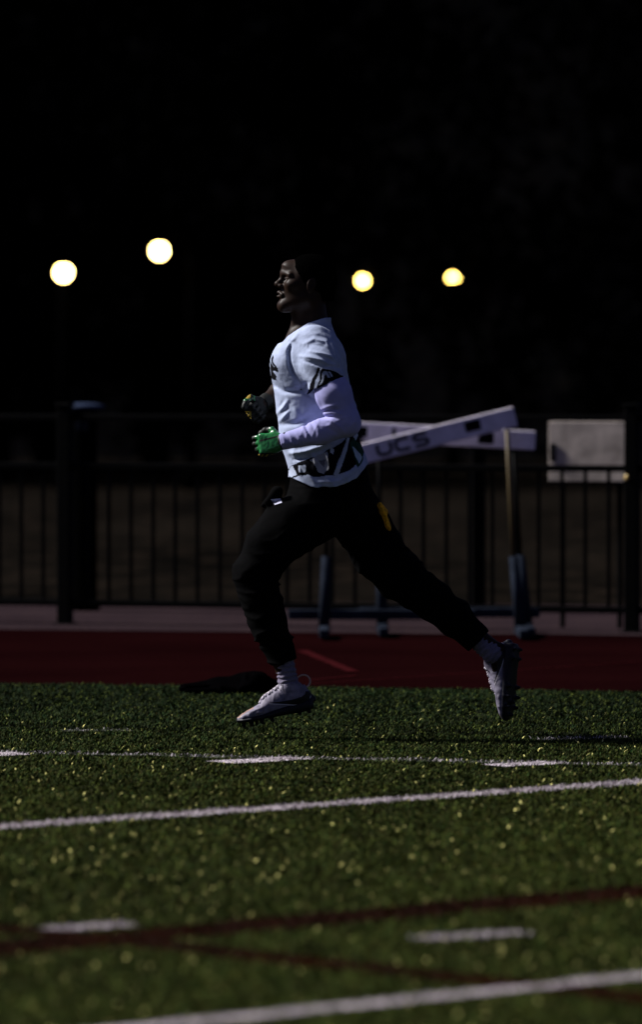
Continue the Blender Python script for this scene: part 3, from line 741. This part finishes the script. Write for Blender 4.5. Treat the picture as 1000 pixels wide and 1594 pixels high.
# decals: flat prints laid on a surface
def stroke(pts, wd):
    """polyline -> list of quads"""
    pts = [Vector((p[0], p[1])) for p in pts]; out = []; L = []; Rr = []
    for i, p in enumerate(pts):
        a = pts[max(i-1, 0)]; c = pts[min(i+1, len(pts)-1)]; t = (c-a).normalized(); n_ = Vector((-t.y, t.x)); w_ = wd[i] if isinstance(wd, (list, tuple)) else wd
        L.append(p+n_*w_/2); Rr.append(p-n_*w_/2)
    return [(L[i], L[i+1], Rr[i+1], Rr[i]) for i in range(len(pts)-1)]
def decal(name, quads, target_bvh, mat_, parent, to3, dirv, off=.0015, sub=3):
    """to3 maps 2-D to a 3-D ray origin; projected along dirv onto the surface"""
    V = []; Fc = []; d = Vector(dirv).normalized()
    for q in quads:
        b0 = len(V)
        for i in range(sub+1):
            for j in range(sub+1):
                u, v = i/sub, j/sub; p = (q[0]*(1-u)+q[1]*u)*(1-v)+(q[3]*(1-u)+q[2]*u)*v
                o = Vector(to3(p)); h = target_bvh.ray_cast(o, d)
                V.append((h[0]+h[1]*off if h[0] else None))
        for i in range(sub):
            for j in range(sub):
                ids = (b0+i*(sub+1)+j, b0+(i+1)*(sub+1)+j, b0+(i+1)*(sub+1)+j+1, b0+i*(sub+1)+j+1)
                if all(V[k_] is not None for k_ in ids): Fc.append(ids)
    me = bpy.data.meshes.new(name); me.from_pydata([tuple(v) if v else (0, 0, -50) for v in V], [], Fc); me.update()
    import bmesh
    bm = bmesh.new(); bm.from_mesh(me); bmesh.ops.delete(bm, geom=[v for v in bm.verts if not v.link_faces], context='VERTS'); bm.to_mesh(me); bm.free()
    return link(name, me, mat_, parent)
def bvh(o): return BVHTree.FromPolygons([v.co for v in o.data.vertices], [tuple(p.vertices) for p in o.data.polygons])
tb = bvh(trousers)
def to_side(p): q = P(p.x, p.y, -.6); return q
em = decal('emblem', [(Vector((422, 776)), Vector((436, 774.5)), Vector((440, 782)), Vector((429, 785.5)))], tb, M['white'], trousers, to_side, (0, 1, 0), .003, 6)
decal('emblem_mark', stroke([(425.5, 778), (427, 781.5), (430, 781.6), (436, 778.5)], [.6, 2.0, 1.6, .5]), tb, M['black'], em, to_side, (0, 1, 0), .0045, 3)

# gloves
def glove(wr, kn, curl, pn, body_mat, cuff_dir, thumb=None):
    c = (wr+kn)/2
    f = Field(np.arange(c[0]-.15, c[0]+.13, .0024), np.arange(c[1]-.12, c[1]+.13, .0026), np.arange(c[2]-.13, c[2]+.11, .0024))
    hand(f, wr, kn, curl, pn, grow=.0012, thumb=thumb)
    f.disp(lambda x, y, z: vnoise(x*110, y*110, z*110)*.0012, .01)
    o = field_obj('glove', f, body_mat, body, 1)
    f = Field(np.arange(c[0]-.1, c[0]+.13, .0028), np.arange(c[1]-.1, c[1]+.12, .0028), np.arange(c[2]-.1, c[2]+.1, .0028))
    d = (cuff_dir-wr); d /= np.linalg.norm(d)
    f.cap(wr+d*-.012, wr+d*.022, .030, .0345, k=0); f.cut(wr+d*.022, d, .003); f.cut(wr-d*.012, -d, .003)
    field_obj('cuff', f, M['glove_dark'], o, 1)
    return o
gn = glove(W_N, K_N, CURL_N, (0.1, 1, -.15), [M['green'], M['glove_dark'], M['yellow']], EL_N, None)
gf = glove(W_F, K_F, CURL_F, (0.3, -1, -.1), [M['glove_dark'], M['yellow'], M['green']], EL_F, None)
# two-tone gloves: dark palm and little finger with yellow marks on the near one, yellow fingers on the far one
def recolor(o, fn):
    n_ = len(o.data.polygons); c_ = np.zeros(n_*3); o.data.polygons.foreach_get('center', c_); c_ = c_.reshape(-1, 3)
    o.data.polygons.foreach_set('material_index', fn(c_, *pxy(c_)).astype(np.int32))
def near_glove(c, px, py):
    m = np.zeros(len(c)); m[c[:, 1] > W_N[1]+.034] = 1
    m[(py > 704)] = 1; m[(py > 706) & (np.sin(px*.9+py*.6) > .35)] = 2
    m[(np.abs((py-684)-(px-412)*-.25) < 1.3) & (px > 404)] = 1
    return m
def far_glove(c, px, py):
    q = vnoise(c[:, 0]*140, c[:, 1]*140, c[:, 2]*140)
    m = np.zeros(len(c)); m[(px < 391) & (py > 640) & (py < 652) & (q > -.15)] = 1; m[(py < 624) & (px < 397) & (q > -.1)] = 2; m[(py < 620) & (px < 390)] = 1
    return m
recolor(gn, near_glove); recolor(gf, far_glove)

# socks
for (a_, b_, r1, r2, dy) in (((441, 1018), (450, 1064), .040, .040, -.10), ((741, 994), (768, 1018), .040, .042, .10)):
    A = P(*a_, dy); B = P(*b_, dy); lo = np.minimum(A, B)-.06; hi = np.maximum(A, B)+.06
    f = Field(*[np.arange(l, h, .003) for l, h in zip(lo, hi)])
    f.cap(A, B, r1-.003, r2, k=0); ax_ = (B-A)/np.linalg.norm(B-A)
    f.disp(lambda x, y, z: -.0022*np.sin(((x-A[0])*ax_[0]+(z-A[2])*ax_[2])*330+vnoise(x*50, y*50, z*50)*2.2)+vnoise(x*70, y*70, z*70)*.002)
    field_obj('sock', f, M['sock'], body, 1)

# football boots, built in their own frame: x to the toe, y across, z up; origin on the sole under the heel
def make_boot(place, side, dx=0.0):
    L = .298
    def T(v): return place @ Vector((float(v[0]), float(v[1]), float(v[2])))
    def tobj(name, f, m, parent, sm_=1):
        V, Q = f.mesh(); V = smooth_mesh(V, Q, sm_); Vw = np.array([tuple(T(v)) for v in V])
        if place.to_3x3().determinant() < 0: Q = Q[:, ::-1]
        return link(name, np_mesh(name, Vw, Q), m, parent, True), V, Q
    f = Field(np.arange(-.03, .32, .0028), np.arange(-.07, .07, .003), np.arange(-.01, .15, .0028))
    # rows along the length: x, centre y, centre z, half width, half height
    rows = [(0.0, 0, .034, .018, .020), (.012, 0, .040, .028, .034), (.05, 0, .046, .036, .042), (.09, 0, .046, .037, .042), (.13, 0, .042, .040, .038),
            (.17, 0, .036, .045, .031), (.21, 0, .030, .049, .025), (.25, 0, .024, .044, .019), (.28, 0, .019, .031, .013), (.296, 0, .016, .014, .008)]
    f.loft([(r[0], r[1], r[2], r[3], r[4]) for r in rows], k=0, axis=0, n=2.4)
    f.cap((.048, 0, .06), (.055, 0, .105), .041, .040, k=.03)          # knitted collar
    f.cap((.09, 0, .088), (.16, 0, .062), .026, .024, k=.03)
    f.cut((.05, 0, .112), (-.12, 0, 1), .004)
    f.cap((.048, 0, .09), (.052, 0, .14), .034, .036, k=.004, op='d')
    f.disp(lambda x, y, z: -.0016*ridge(x*38, y*20, z*38)**2+.001)
    up, Vl, Ql = tobj('upper', f, [M['shoe'], M['toe']], None)
    cx = Vl[Ql].mean(1); up.data.polygons.foreach_set('material_index', ((cx[:, 0] > .225) & (cx[:, 2] > .022) & (np.abs(cx[:, 1]) < .026)).astype(np.int32))
    root = up
    f = Field(np.arange(-.02, .32, .003), np.arange(-.065, .065, .003), np.arange(-.035, .06, .003))
    f.loft([(-.004, 0, .020, .024, .026), (.012, 0, .016, .036, .026), (.05, 0, .012, .041, .024), (.10, 0, .012, .039, .020), (.15, 0, .010, .045, .016), (.20, 0, .007, .051, .011), (.25, 0, .007, .047, .010), (.28, 0, .009, .034, .009), (.300, 0, .012, .014, .007)], k=0, axis=0, n=3)
    f.cap((-.004, 0, .03), (.0, 0, .045), .016, .01, k=.01)            # heel counter
    for sx, sy in ((.018, -.022), (.018, .022), (.055, -.024), (.055, .024), (.165, -.034), (.165, .034), (.205, -.040), (.205, .040), (.245, -.034), (.245, .034), (.225, 0), (.275, 0)):
        f.cap((sx, sy, .002), (sx, sy*1.02, -.017), .0095, .0058, k=.005)
    so_, _, _ = tobj('sole', f, M['sole'], root)
    mb = MB(); lb = BVHTree.FromPolygons([Vector(v) for v in Vl], [tuple(int(k_) for k_ in q) for q in Ql])
    def on(x, y, h_=.0022):
        c_ = lb.ray_cast(Vector((x, y, .2)), Vector((0, 0, -1)))[0]
        return T((x, y, (c_.z if c_ else .05)+h_))
    for i in range(8):                                                  # laces
        x0 = .100+i*.0135
        mb.tube([on(x0+.004*abs(q)/2, q*.0095) for q in (-2, -1, 0, 1, 2)], .0031, 6)
        if i < 7: mb.tube([on(x0+.0135*(q+2)/4, q*.0095*(1 if i % 2 else -1), .0035) for q in (-2, -1, 0, 1, 2)], .0026, 6)
    mb.tube([T((.09, 0, .108)), T((.082, -.022, .115)), T((.10, -.036, .10)), T((.098, -.012, .105))], .002, 6)
    mb.tube([T((.09, 0, .108)), T((.098, .026, .112)), T((.115, .034, .09)), T((.10, .012, .104))], .002, 6)
    mb.build('laces', M['lace'], root, True)
    mb = MB(); pts = [T((.014-.027*math.sin(a), 0, .104-.025*math.cos(a))) for a in [R(q) for q in range(-10, 240, 16)]]
    mb.tube(pts, .0036, 8); mb.build('pull_tab', M['tab'], root, True)
    bv = bvh(up)
    inv = place.to_3x3()
    to3 = lambda p: T((p.x, side*.2, p.y))
    d = inv @ Vector((0, -side, 0))
    # curved side mark: dark with a pale edge along its lower side
    sw = [(.006, .064), (.012, .045), (.035, .036), (.07, .037), (.115, .044), (.160, .053)]
    sm_ = decal('side_mark', stroke(sw, [.020, .030, .028, .020, .010, .002]), bv, M['black'], root, to3, d, .0012, 4)
    decal('mark_edge', stroke([(.0, .045), (.010, .029), (.035, .020), (.07, .025), (.115, .037), (.165, .051)], .0035), bv, M['lace'], root, to3, d, .0016, 3)
    return up, T, bv, to3, d
def frame(origin, ex, ez):
    ex = Vector(ex).normalized(); ez = Vector(ez); ez = (ez-ex*ez.dot(ex)).normalized(); ey = ez.cross(ex)
    m_ = Matrix.Identity(4)
    for i, v in enumerate((ex, ey, ez)):
        for r_ in range(3): m_[r_][i] = v[r_]
        m_[i][3] = origin[i]
    return m_
hN = Vector(P(487, 1098, -.10)); tN = Vector(P(370, 1124, -.125))
MN = frame(hN, tN-hN, (-.2, 0, 1))
boot_n = make_boot(MN, -1 if (MN.to_3x3() @ Vector((0, -1, 0))).y < 0 else 1)
for o_ in (boot_n[0],): o_.name = 'boot'; o_.parent = body
hF = Vector(P(804, 1005, .10)); tF = Vector(P(793, 1123, .07))
MF = frame(hF, tF-hF, (-.86, .50, 0))
boot_f = make_boot(MF, -1 if (MF.to_3x3() @ Vector((0, -1, 0))).y < 0 else 1)
boot_f[0].name = 'boot'; boot_f[0].parent = body
# lettering on the heel of the trailing boot
def text_mesh(s, size, ext_=.002):
    cu = bpy.data.curves.new('text', 'FONT'); cu.body = s; cu.size = size; cu.extrude = ext_; cu.align_x = 'CENTER'; cu.align_y = 'CENTER'; cu.offset = size*.012
    o = bpy.data.objects.new('tmp', cu); me = bpy.data.meshes.new_from_object(o); bpy.data.objects.remove(o); return me
tm = text_mesh('NIKE', .022, .001)
up, T, bv, to3, d = boot_f
sd_ = Vector(d).normalized()
for v in tm.vertices:                                  # wrap the letters on to the collar, reading down the heel
    lx, lz = .052-v.co.x*.95, .086+v.co.y*.95
    o_ = Vector(to3(Vector((lx, lz)))); h = bv.ray_cast(o_, sd_)
    v.co = (h[0]+h[1]*(.0012+v.co.z)) if h[0] else o_+sd_*.16
link('lettering', tm, M['sole'], up)

# ------------------------------------------------------------------ dark jacket on the turf
f = Field(np.arange(-.36, .36, .006), np.arange(-.2, .2, .008), np.arange(-.01, .15, .005))
for a_, b_, r1, r2 in (((-.22, 0, .02), (-.05, .02, .035), .03, .045), ((-.05, .0, .03), (.12, -.02, .045), .05, .065), ((.12, 0, .04), (.26, .02, .03), .055, .035), ((-.2, -.07, .012), (.1, -.08, .02), .018, .03), ((0, .08, .02), (.24, .08, .02), .03, .03)):
    f.cap(a_, b_, r1, r2, k=.04, flat=((0, 0, 1), .75))
f.cut((0, 0, .002), (0, 0, -1))
f.disp(lambda x, y, z: -.012*ridge(x*9+vnoise(x*5, y*5, z*5), y*16, z*12)**2+.004)
jk = field_obj('jacket', f, M['cloth'], None, 2)
jp = G(357, 1082); jk.location = (jp.x, jp.y+.12, .004); jk.scale = (.93, 1, 1.0)
tag(jk, 'crumpled black jacket lying on the turf where it meets the red track', 'jacket')

# ------------------------------------------------------------------ fence
A = G(101, 972); B = G(985, 985); fd = (B-A).normalized(); fang = math.atan2(fd.y, fd.x); fr = Matrix.Rotation(fang, 3, 'Z'); bay = (B-A).length
fence = empty('metal_fence', tuple(A), fang)
tag(fence, 'long black metal railing fence with slim pickets behind the track', 'fence')
ZB, ZM, ZT = .125, .915, 1.195
for i in (-1, 0, 1, 2):
    mb = MB(); mb.box((i*bay, 0, .63), (.076, .076, 1.26), bev=.006); mb.box((i*bay, 0, 1.268), (.09, .09, .016), bev=.005); mb.box((i*bay, 0, .005), (.12, .12, .014), bev=.003)
    mb.build('post', M['fence'], fence)
for z_, h_ in ((ZB, .038), (ZM, .038), (ZT, .034)):
    mb = MB()
    for i in (-1, 0, 1): mb.box(((i+.5)*bay, 0, z_), (bay-.08, .034, h_), bev=.004)
    mb.build('rail', M['fence'], fence)
npk = 25; pk = None
for i in (-1, 0, 1):
    for k in range(1, npk):
        x_ = (i+k/npk)*bay
        if not pk:
            mb = MB(); mb.box((0, 0, (ZB+ZM)/2), (.019, .019, ZM-ZB-.036), bev=.002); pk = mb.build('picket', M['fence'], fence); o = pk
        else: o = pk.copy(); C.objects.link(o); o.parent = fence
        o.location = (x_, 0, 0)
mb = MB(); mb.lathe((0, 0, 0), [(.006, -.018), (.013, -.012), (.014, 0), (.013, .012), (.006, .018)], 12)
M['light_spot'] = mat('light_spot', (.75, .52, .16), .3, .6)
rf = mb.build('light_spot', M['light_spot'], fence, True); q = fr.inverted() @ (PX(977, 743, B.y-.02)-A); rf.location = (q.x, -.03, q.z)  # made-up gold bead standing in for a small distant yellow light

# pale panel fixed behind the fence at the right
q0 = PX(852, 656, 32.25); q1 = PX(981, 749, 32.25)
pn_ = empty('sign_panel', (((q0.x+q1.x)/2), 32.2, q1.z), fang); tag(pn_, 'blank mottled grey panel mounted behind the railings near the right post', 'panel')
wP, hP = q1.x-q0.x, q0.z-q1.z
mb = MB(); mb.box((0, 0, hP/2), (wP, .012, hP), bev=.003); mb.build('sheet', M['panel'], pn_)
for sx in (-1, 1):
    mb = MB(); mb.box((sx*wP*.36, .0225, hP/2), (.03, .03, hP+.05)); mb.build('batten', M['hdark'], pn_)
mb = MB(); mb.box((-wP*.44, -.012, hP*.48), (.03, .01, .10)); mb.build('clip', M['hdark'], pn_)
for sx in (-1, 1):
    mb = MB(); mb.tube([(sx*wP*.36, .055, hP), (sx*wP*.36, .055, -q1.z)], .016, 8); mb.build('stand_leg', M['fence'], pn_)

# black bollard with round cap, left
bp_ = G(130, 951)
bo = empty('bollard', tuple(bp_)); tag(bo, 'black round bollard with wide cap tinted blue as if lit, behind the left fence post', 'bollard')
mb = MB(); mb.lathe((0, 0, 0), [(.10, 0), (.10, .03), (.082, .05), (.082, 1.20), (.07, 1.232)], 24); mb.build('shaft', M['pole'], bo, True)
mb = MB(); mb.lathe((0, 0, 0), [(.10, 1.232), (.128, 1.238), (.132, 1.250), (.120, 1.262), (.07, 1.270), (.01, 1.273)], 28); mb.build('cap', M['cap'], bo, True)
mb = MB()
for sx in (-.028, .014): mb.box((sx, -.086, 1.13), (.026, .006, .055), bev=.002)
mb.build('label', M['hbase'], bo)
# square dark post behind the hurdles
sp = G(746, 950); so2 = empty('square_post', tuple(sp)); tag(so2, 'plain black square post standing behind the hurdles', 'post')
mb = MB(); mb.box((0, 0, .50), (.085, .085, 1.0), bev=.006); mb.build('shaft', M['fence'], so2)
mb = MB(); mb.box((0, 0, 1.008), (.10, .10, .016), bev=.004); mb.build('cap', M['fence'], so2)

# ------------------------------------------------------------------ hurdles
def hurdle(dist, xl, yl, xr, yr, label, letters, squares, hgt=.105, frags=(), rot=0, ups=None, cross=None):
    a = PX(xl, yl, dist); c = PX(xr, yr, dist); mid = (a+c)/2; Lb = (c-a).length; ang = math.atan2(c.z-a.z, c.x-a.x)
    t = empty('hurdle', (mid.x, dist, 0)); tag(t, label, 'hurdle', 'hurdles standing before the fence')
    RY = Matrix.Rotation(-ang, 3, 'Y'); cz = mid.z
    mb = MB(); mb.box((0, 0, cz), (Lb, .022, hgt), RY, bev=.006); bd = mb.build('board', M['board'], t)
    for (u, v, w_, h_) in squares:
        p = RY @ Vector((u*Lb/2, -.0125, v)); mb = MB(); mb.box((p.x, p.y, p.z+cz), (w_, .004, h_), RY, bev=.0015); mb.build('black_square', M['hdark'], bd)
    if letters:
        for gl in letters:
            mb = MB()
            for q in gl:
                vs = []
                for yy in (-.0135, -.0112):
                    for p in q:
                        v = RY @ Vector((p.x, yy, p.y)); vs.append((v.x, v.y, v.z+cz))
                mb.add(vs, [(0, 1, 2, 3), (7, 6, 5, 4), (0, 4, 5, 1), (1, 5, 6, 2), (2, 6, 7, 3), (3, 7, 4, 0)])
            mb.build('letter', M['hdark'], bd)
    for sx in (-1, 1):
        u_ = ups[0 if sx < 0 else 1]; xx = PX(u_[0], 700, dist).x-mid.x; zt = cz+math.tan(ang)*xx; xb = PX(u_[1], 700, dist).x-mid.x
        mb = MB(); mb.tube([(xx, .024, zt+.02), ((xx+xb)/2, .024, .42)], .0115, 10); up_ = mb.build('upright', M['brass'] if letters and len(letters[0]) > 3 and dist < 31.3 and sx > 0 else M['fence'], t, True)
        mb = MB(); mb.box((xx, .026, zt-.01), (.055, .028, .085), RY, bev=.004); mb.build('bracket', M['hdark'], up_)
        mb = MB(); mb.tube([((xx+xb)/2, .024, .44), (xb, .024, .04)], [.026, .034], 12); mb.build('sleeve', M['hbase'], t, True)
        mb = MB(); mb.box((xb, -.19, .035), (.055, .62, .05), bev=.01); mb.box((xb, .14, .05), (.065, .10, .08), bev=.01); mb.build('foot', M['hbase'], t)
    mb = MB(); x0 = PX(cross[0], 700, dist).x-mid.x; x1 = PX(cross[1], 700, dist).x-mid.x; mb.box(((x0+x1)/2, .05, .12), (x1-x0, .05, .055), bev=.008); mb.build('crossbar', M['hbase'], t)
    return t
# letters U C S as wide rounded strokes; cell height .05
def glyphs(x0, s):
    def arc(cx, cy, rx, ry, a0, a1, n_=7): return [(cx+rx*math.cos(R(a0+(a1-a0)*i/n_)), cy+ry*math.sin(R(a0+(a1-a0)*i/n_))) for i in range(n_+1)]
    w_ = 1.15
    U = [(-.5*w_, .5), (-.5*w_, -.15)]+arc(-.2*w_, -.15, .3*w_, .35, 180, 270)+arc(.2*w_, -.15, .3*w_, .35, 270, 360)+[(.5*w_, .5)]
    Cg = [(.5*w_, .5), (-.15*w_, .5)]+arc(-.2*w_, .15, .3*w_, .35, 90, 180)+arc(-.2*w_, -.15, .3*w_, .35, 180, 270)+[(.5*w_, -.5)]
    Sg = [(.5*w_, .5), (-.25*w_, .5)]+arc(-.27*w_, .25, .23*w_, .25, 90, 270)+[(.25*w_, 0)]+arc(.27*w_, -.25, .23*w_, .25, 90, -90)+[(-.5*w_, -.5)]
    out = []
    for i, gl in enumerate((U, Cg, Sg)):
        out.append(stroke([(x0+i*1.72*s*w_/1.15+p[0]*s*1.08, p[1]*s) for p in gl], .30*s))
    return out
hurdle(31.15, 502, 722, 803, 648, 'front hurdle, its tilted white board lettered UCS rising to the right', glyphs(-.195, .060), ((.56, .006, .088, .058),), .110, ups=((511, 505), (789, 812)), cross=(448, 742))
def frag(u): return None
hurdle(31.42, 545, 671, 834, 686, 'rear hurdle, its nearly level board crossing behind the tilted one', [stroke([(-.27, .03), (-.27, -.03)], .02), stroke([(-.22, .0), (-.15, .0)], .016), stroke([(-.48, .035), (-.48, -.035), (-.44, -.035)], .03)], ((.47, 0, .085, .062), (-.88, 0, .07, .06)), .105, ups=((590, 596), (800, 822)), cross=(560, 842))

# ------------------------------------------------------------------ street lamps far behind
def street_lamp(px, py, dist, head_r, glow, label, pole_dx=0.0, group='lit lamps far behind the field'):
    c = PX(px, py, dist); t = empty('street_lamp', (c.x+pole_dx, dist, 0)); tag(t, label, 'street lamp', group)
    mb = MB(); mb.tube([(0, 0, 0), (0, 0, c.z-head_r*.2 if abs(pole_dx) > .01 else c.z-head_r*1.05)], [.085, .06], 10)
    mb.lathe((0, 0, 0), [(.14, 0), (.14, .25), (.09, .3)], 12); mb.build('pole', M['pole'], t, True)
    if abs(pole_dx) > .01:
        mb = MB(); mb.tube([(0, 0, c.z-.1), (-pole_dx*.3, 0, c.z+.22), (-pole_dx, 0, c.z+head_r*1.15)], .025, 8); mb.build('arm', M['pole'], t, True)
    mb = MB(); pr = [(head_r*math.sin(math.pi*q/14), -head_r*math.cos(math.pi*q/14)) for q in range(1, 14)]
    mb.lathe((-pole_dx, 0, c.z), pr, 24); gl = mb.build('globe', glow, t, True)
    mb = MB(); mb.lathe((-pole_dx, 0, c.z), [(head_r*.55, head_r*.88), (head_r*.7, head_r*.92), (head_r*.5, head_r*1.12), (.02, head_r*1.2)], 16); mb.build('lamp_cap', M['pole'], t, True)
    return t
street_lamp(98.5, 424.5, 76, .10, M['glow'], 'white-glowing globe lamp, lower of the two at the far left')
street_lamp(248, 390.5, 76, .10, M['glow'], 'white-glowing globe lamp, highest of all, hung on an arm from its pole', .43)
street_lamp(565, 437, 97, .075, M['glow_warm'], 'yellow globe lamp nearest the head of the runner, right of it')
street_lamp(706, 433, 97, .075, M['glow_warm'], 'yellow globe lamp above the right end of the hurdles')
street_lamp(955, 412, 104, .06, M['glow_dim'], 'very dim lamp high at the far right edge')

# ------------------------------------------------------------------ trees behind
def tree_mesh(seed, conifer):
    r = np.random.default_rng(seed); Hh = 15 if conifer else 13
    cl = []
    if conifer:
        for i in range(230):
            h = 1.2+(Hh-1.2)*r.random()**1.1; rad = 3.3*(1-h/Hh)**.8+.25; a = r.random()*6.283; q = rad*(.35+.65*r.random())
            cl.append((q*math.cos(a), q*math.sin(a), h-.12*q, .75, .35))
    else:
        lobes = [(r.normal(0, 1.7), r.normal(0, 1.7), r.uniform(4.0, 11), r.uniform(1.4, 2.5)) for _ in range(13)]+[(r.normal(0, 1.9), r.normal(0, 1.9), r.uniform(.9, 4.2), r.uniform(1.3, 2.1)) for _ in range(7)]
        for i in range(260):
            l = lobes[r.integers(len(lobes))]; v = r.normal(0, 1, 3); v /= np.linalg.norm(v); v *= l[3]*(.6+.45*r.random())
            cl.append((l[0]+v[0], l[1]+v[1], max(.4, l[2]+v[2]*.8), .62, .62))
    cl = np.array(cl); n = len(cl)*26; c = np.repeat(cl, 26, axis=0)
    off = r.normal(0, 1, (n, 3)); off /= np.linalg.norm(off, axis=1)[:, None]; off *= r.random(n)[:, None]**.5
    p = c[:, :3]+off*np.stack([c[:, 3], c[:, 3], c[:, 4]], 1)
    a = r.normal(0, 1, (n, 3)); a /= np.linalg.norm(a, axis=1)[:, None]; b_ = np.cross(a, r.normal(0, 1, (n, 3))); b_ /= np.linalg.norm(b_, axis=1)[:, None]
    s_ = (.10+.12*r.random(n))[:, None]
    V = np.stack([p-a*s_, p+b_*s_*.55, p+a*s_, p-b_*s_*.55], 1).reshape(-1, 3); Q = np.arange(n*4).reshape(-1, 4)
    me = np_mesh('crown', V, Q); me.materials.append(M['leaf'])
    mb = MB()
    mb.tube([(0, 0, -.3), (.1, 0, Hh*.3), (0, .1, Hh*.6), (.05, 0, Hh*.88)], [.28, .2, .12, .03], 8)
    for k_ in range(9):
        h = Hh*(.25+.06*k_); a_ = k_*2.4; l_ = 2.4*(1-k_/14)
        mb.tube([(0, 0, h), (l_*.5*math.cos(a_), l_*.5*math.sin(a_), h+.5), (l_*math.cos(a_), l_*math.sin(a_), h+1.2)], [.08, .05, .015], 5)
    tm_ = bpy.data.meshes.new('trunk'); tm_.from_pydata([tuple(v) for v in mb.v], [], mb.f); tm_.update(); tm_.materials.append(M['bark'])
    return me, tm_
M['leaf'] = mat('leaf', (.0009, .0009, .0011), .9, 0, noise=(.5, .6))
protos = [tree_mesh(1, True), tree_mesh(2, False), tree_mesh(3, False), tree_mesh(4, True)]
rt = random.Random(3); k = 0
spots = []
for row, (dist, step) in enumerate(((84, 4.1), (92, 4.3), (101, 4.8))):
    nrow = 9 if row < 2 else 11
    for i in range(nrow):
        spots.append(((i-(nrow-1)/2)*step+rt.uniform(-.8, .8)+(2 if row == 1 else 0), dist+rt.uniform(-2, 2), row))
for x_, y_, row in spots:
    # keep clear of the sight of the lamps behind
    if row < 2 and any(abs(x_-PX(lp, 0, y_).x) < 3.0 for lp in (565, 706)): continue
    kind = rt.randrange(4); cme, tme = protos[kind]
    t = empty('evergreen_tree' if kind in (0, 3) else 'leafy_tree', (x_, y_, -.05 if y_ < 108 else 0), rt.uniform(0, 6.28)); s_ = rt.uniform(.85, 1.2); t.scale = (s_, s_, s_)
    if kind in (0, 3): tag(t, 'pointed evergreen tree, nearly black, in the dark belt behind the fence', 'tree', 'evergreens in the dark belt')
    else: tag(t, 'broad leafy tree, nearly black, in the dark belt behind the fence', 'tree', 'leafy trees in the dark belt')
    o = bpy.data.objects.new('crown', cme); C.objects.link(o); o.parent = t
    o = bpy.data.objects.new('trunk', tme); C.objects.link(o); o.parent = t
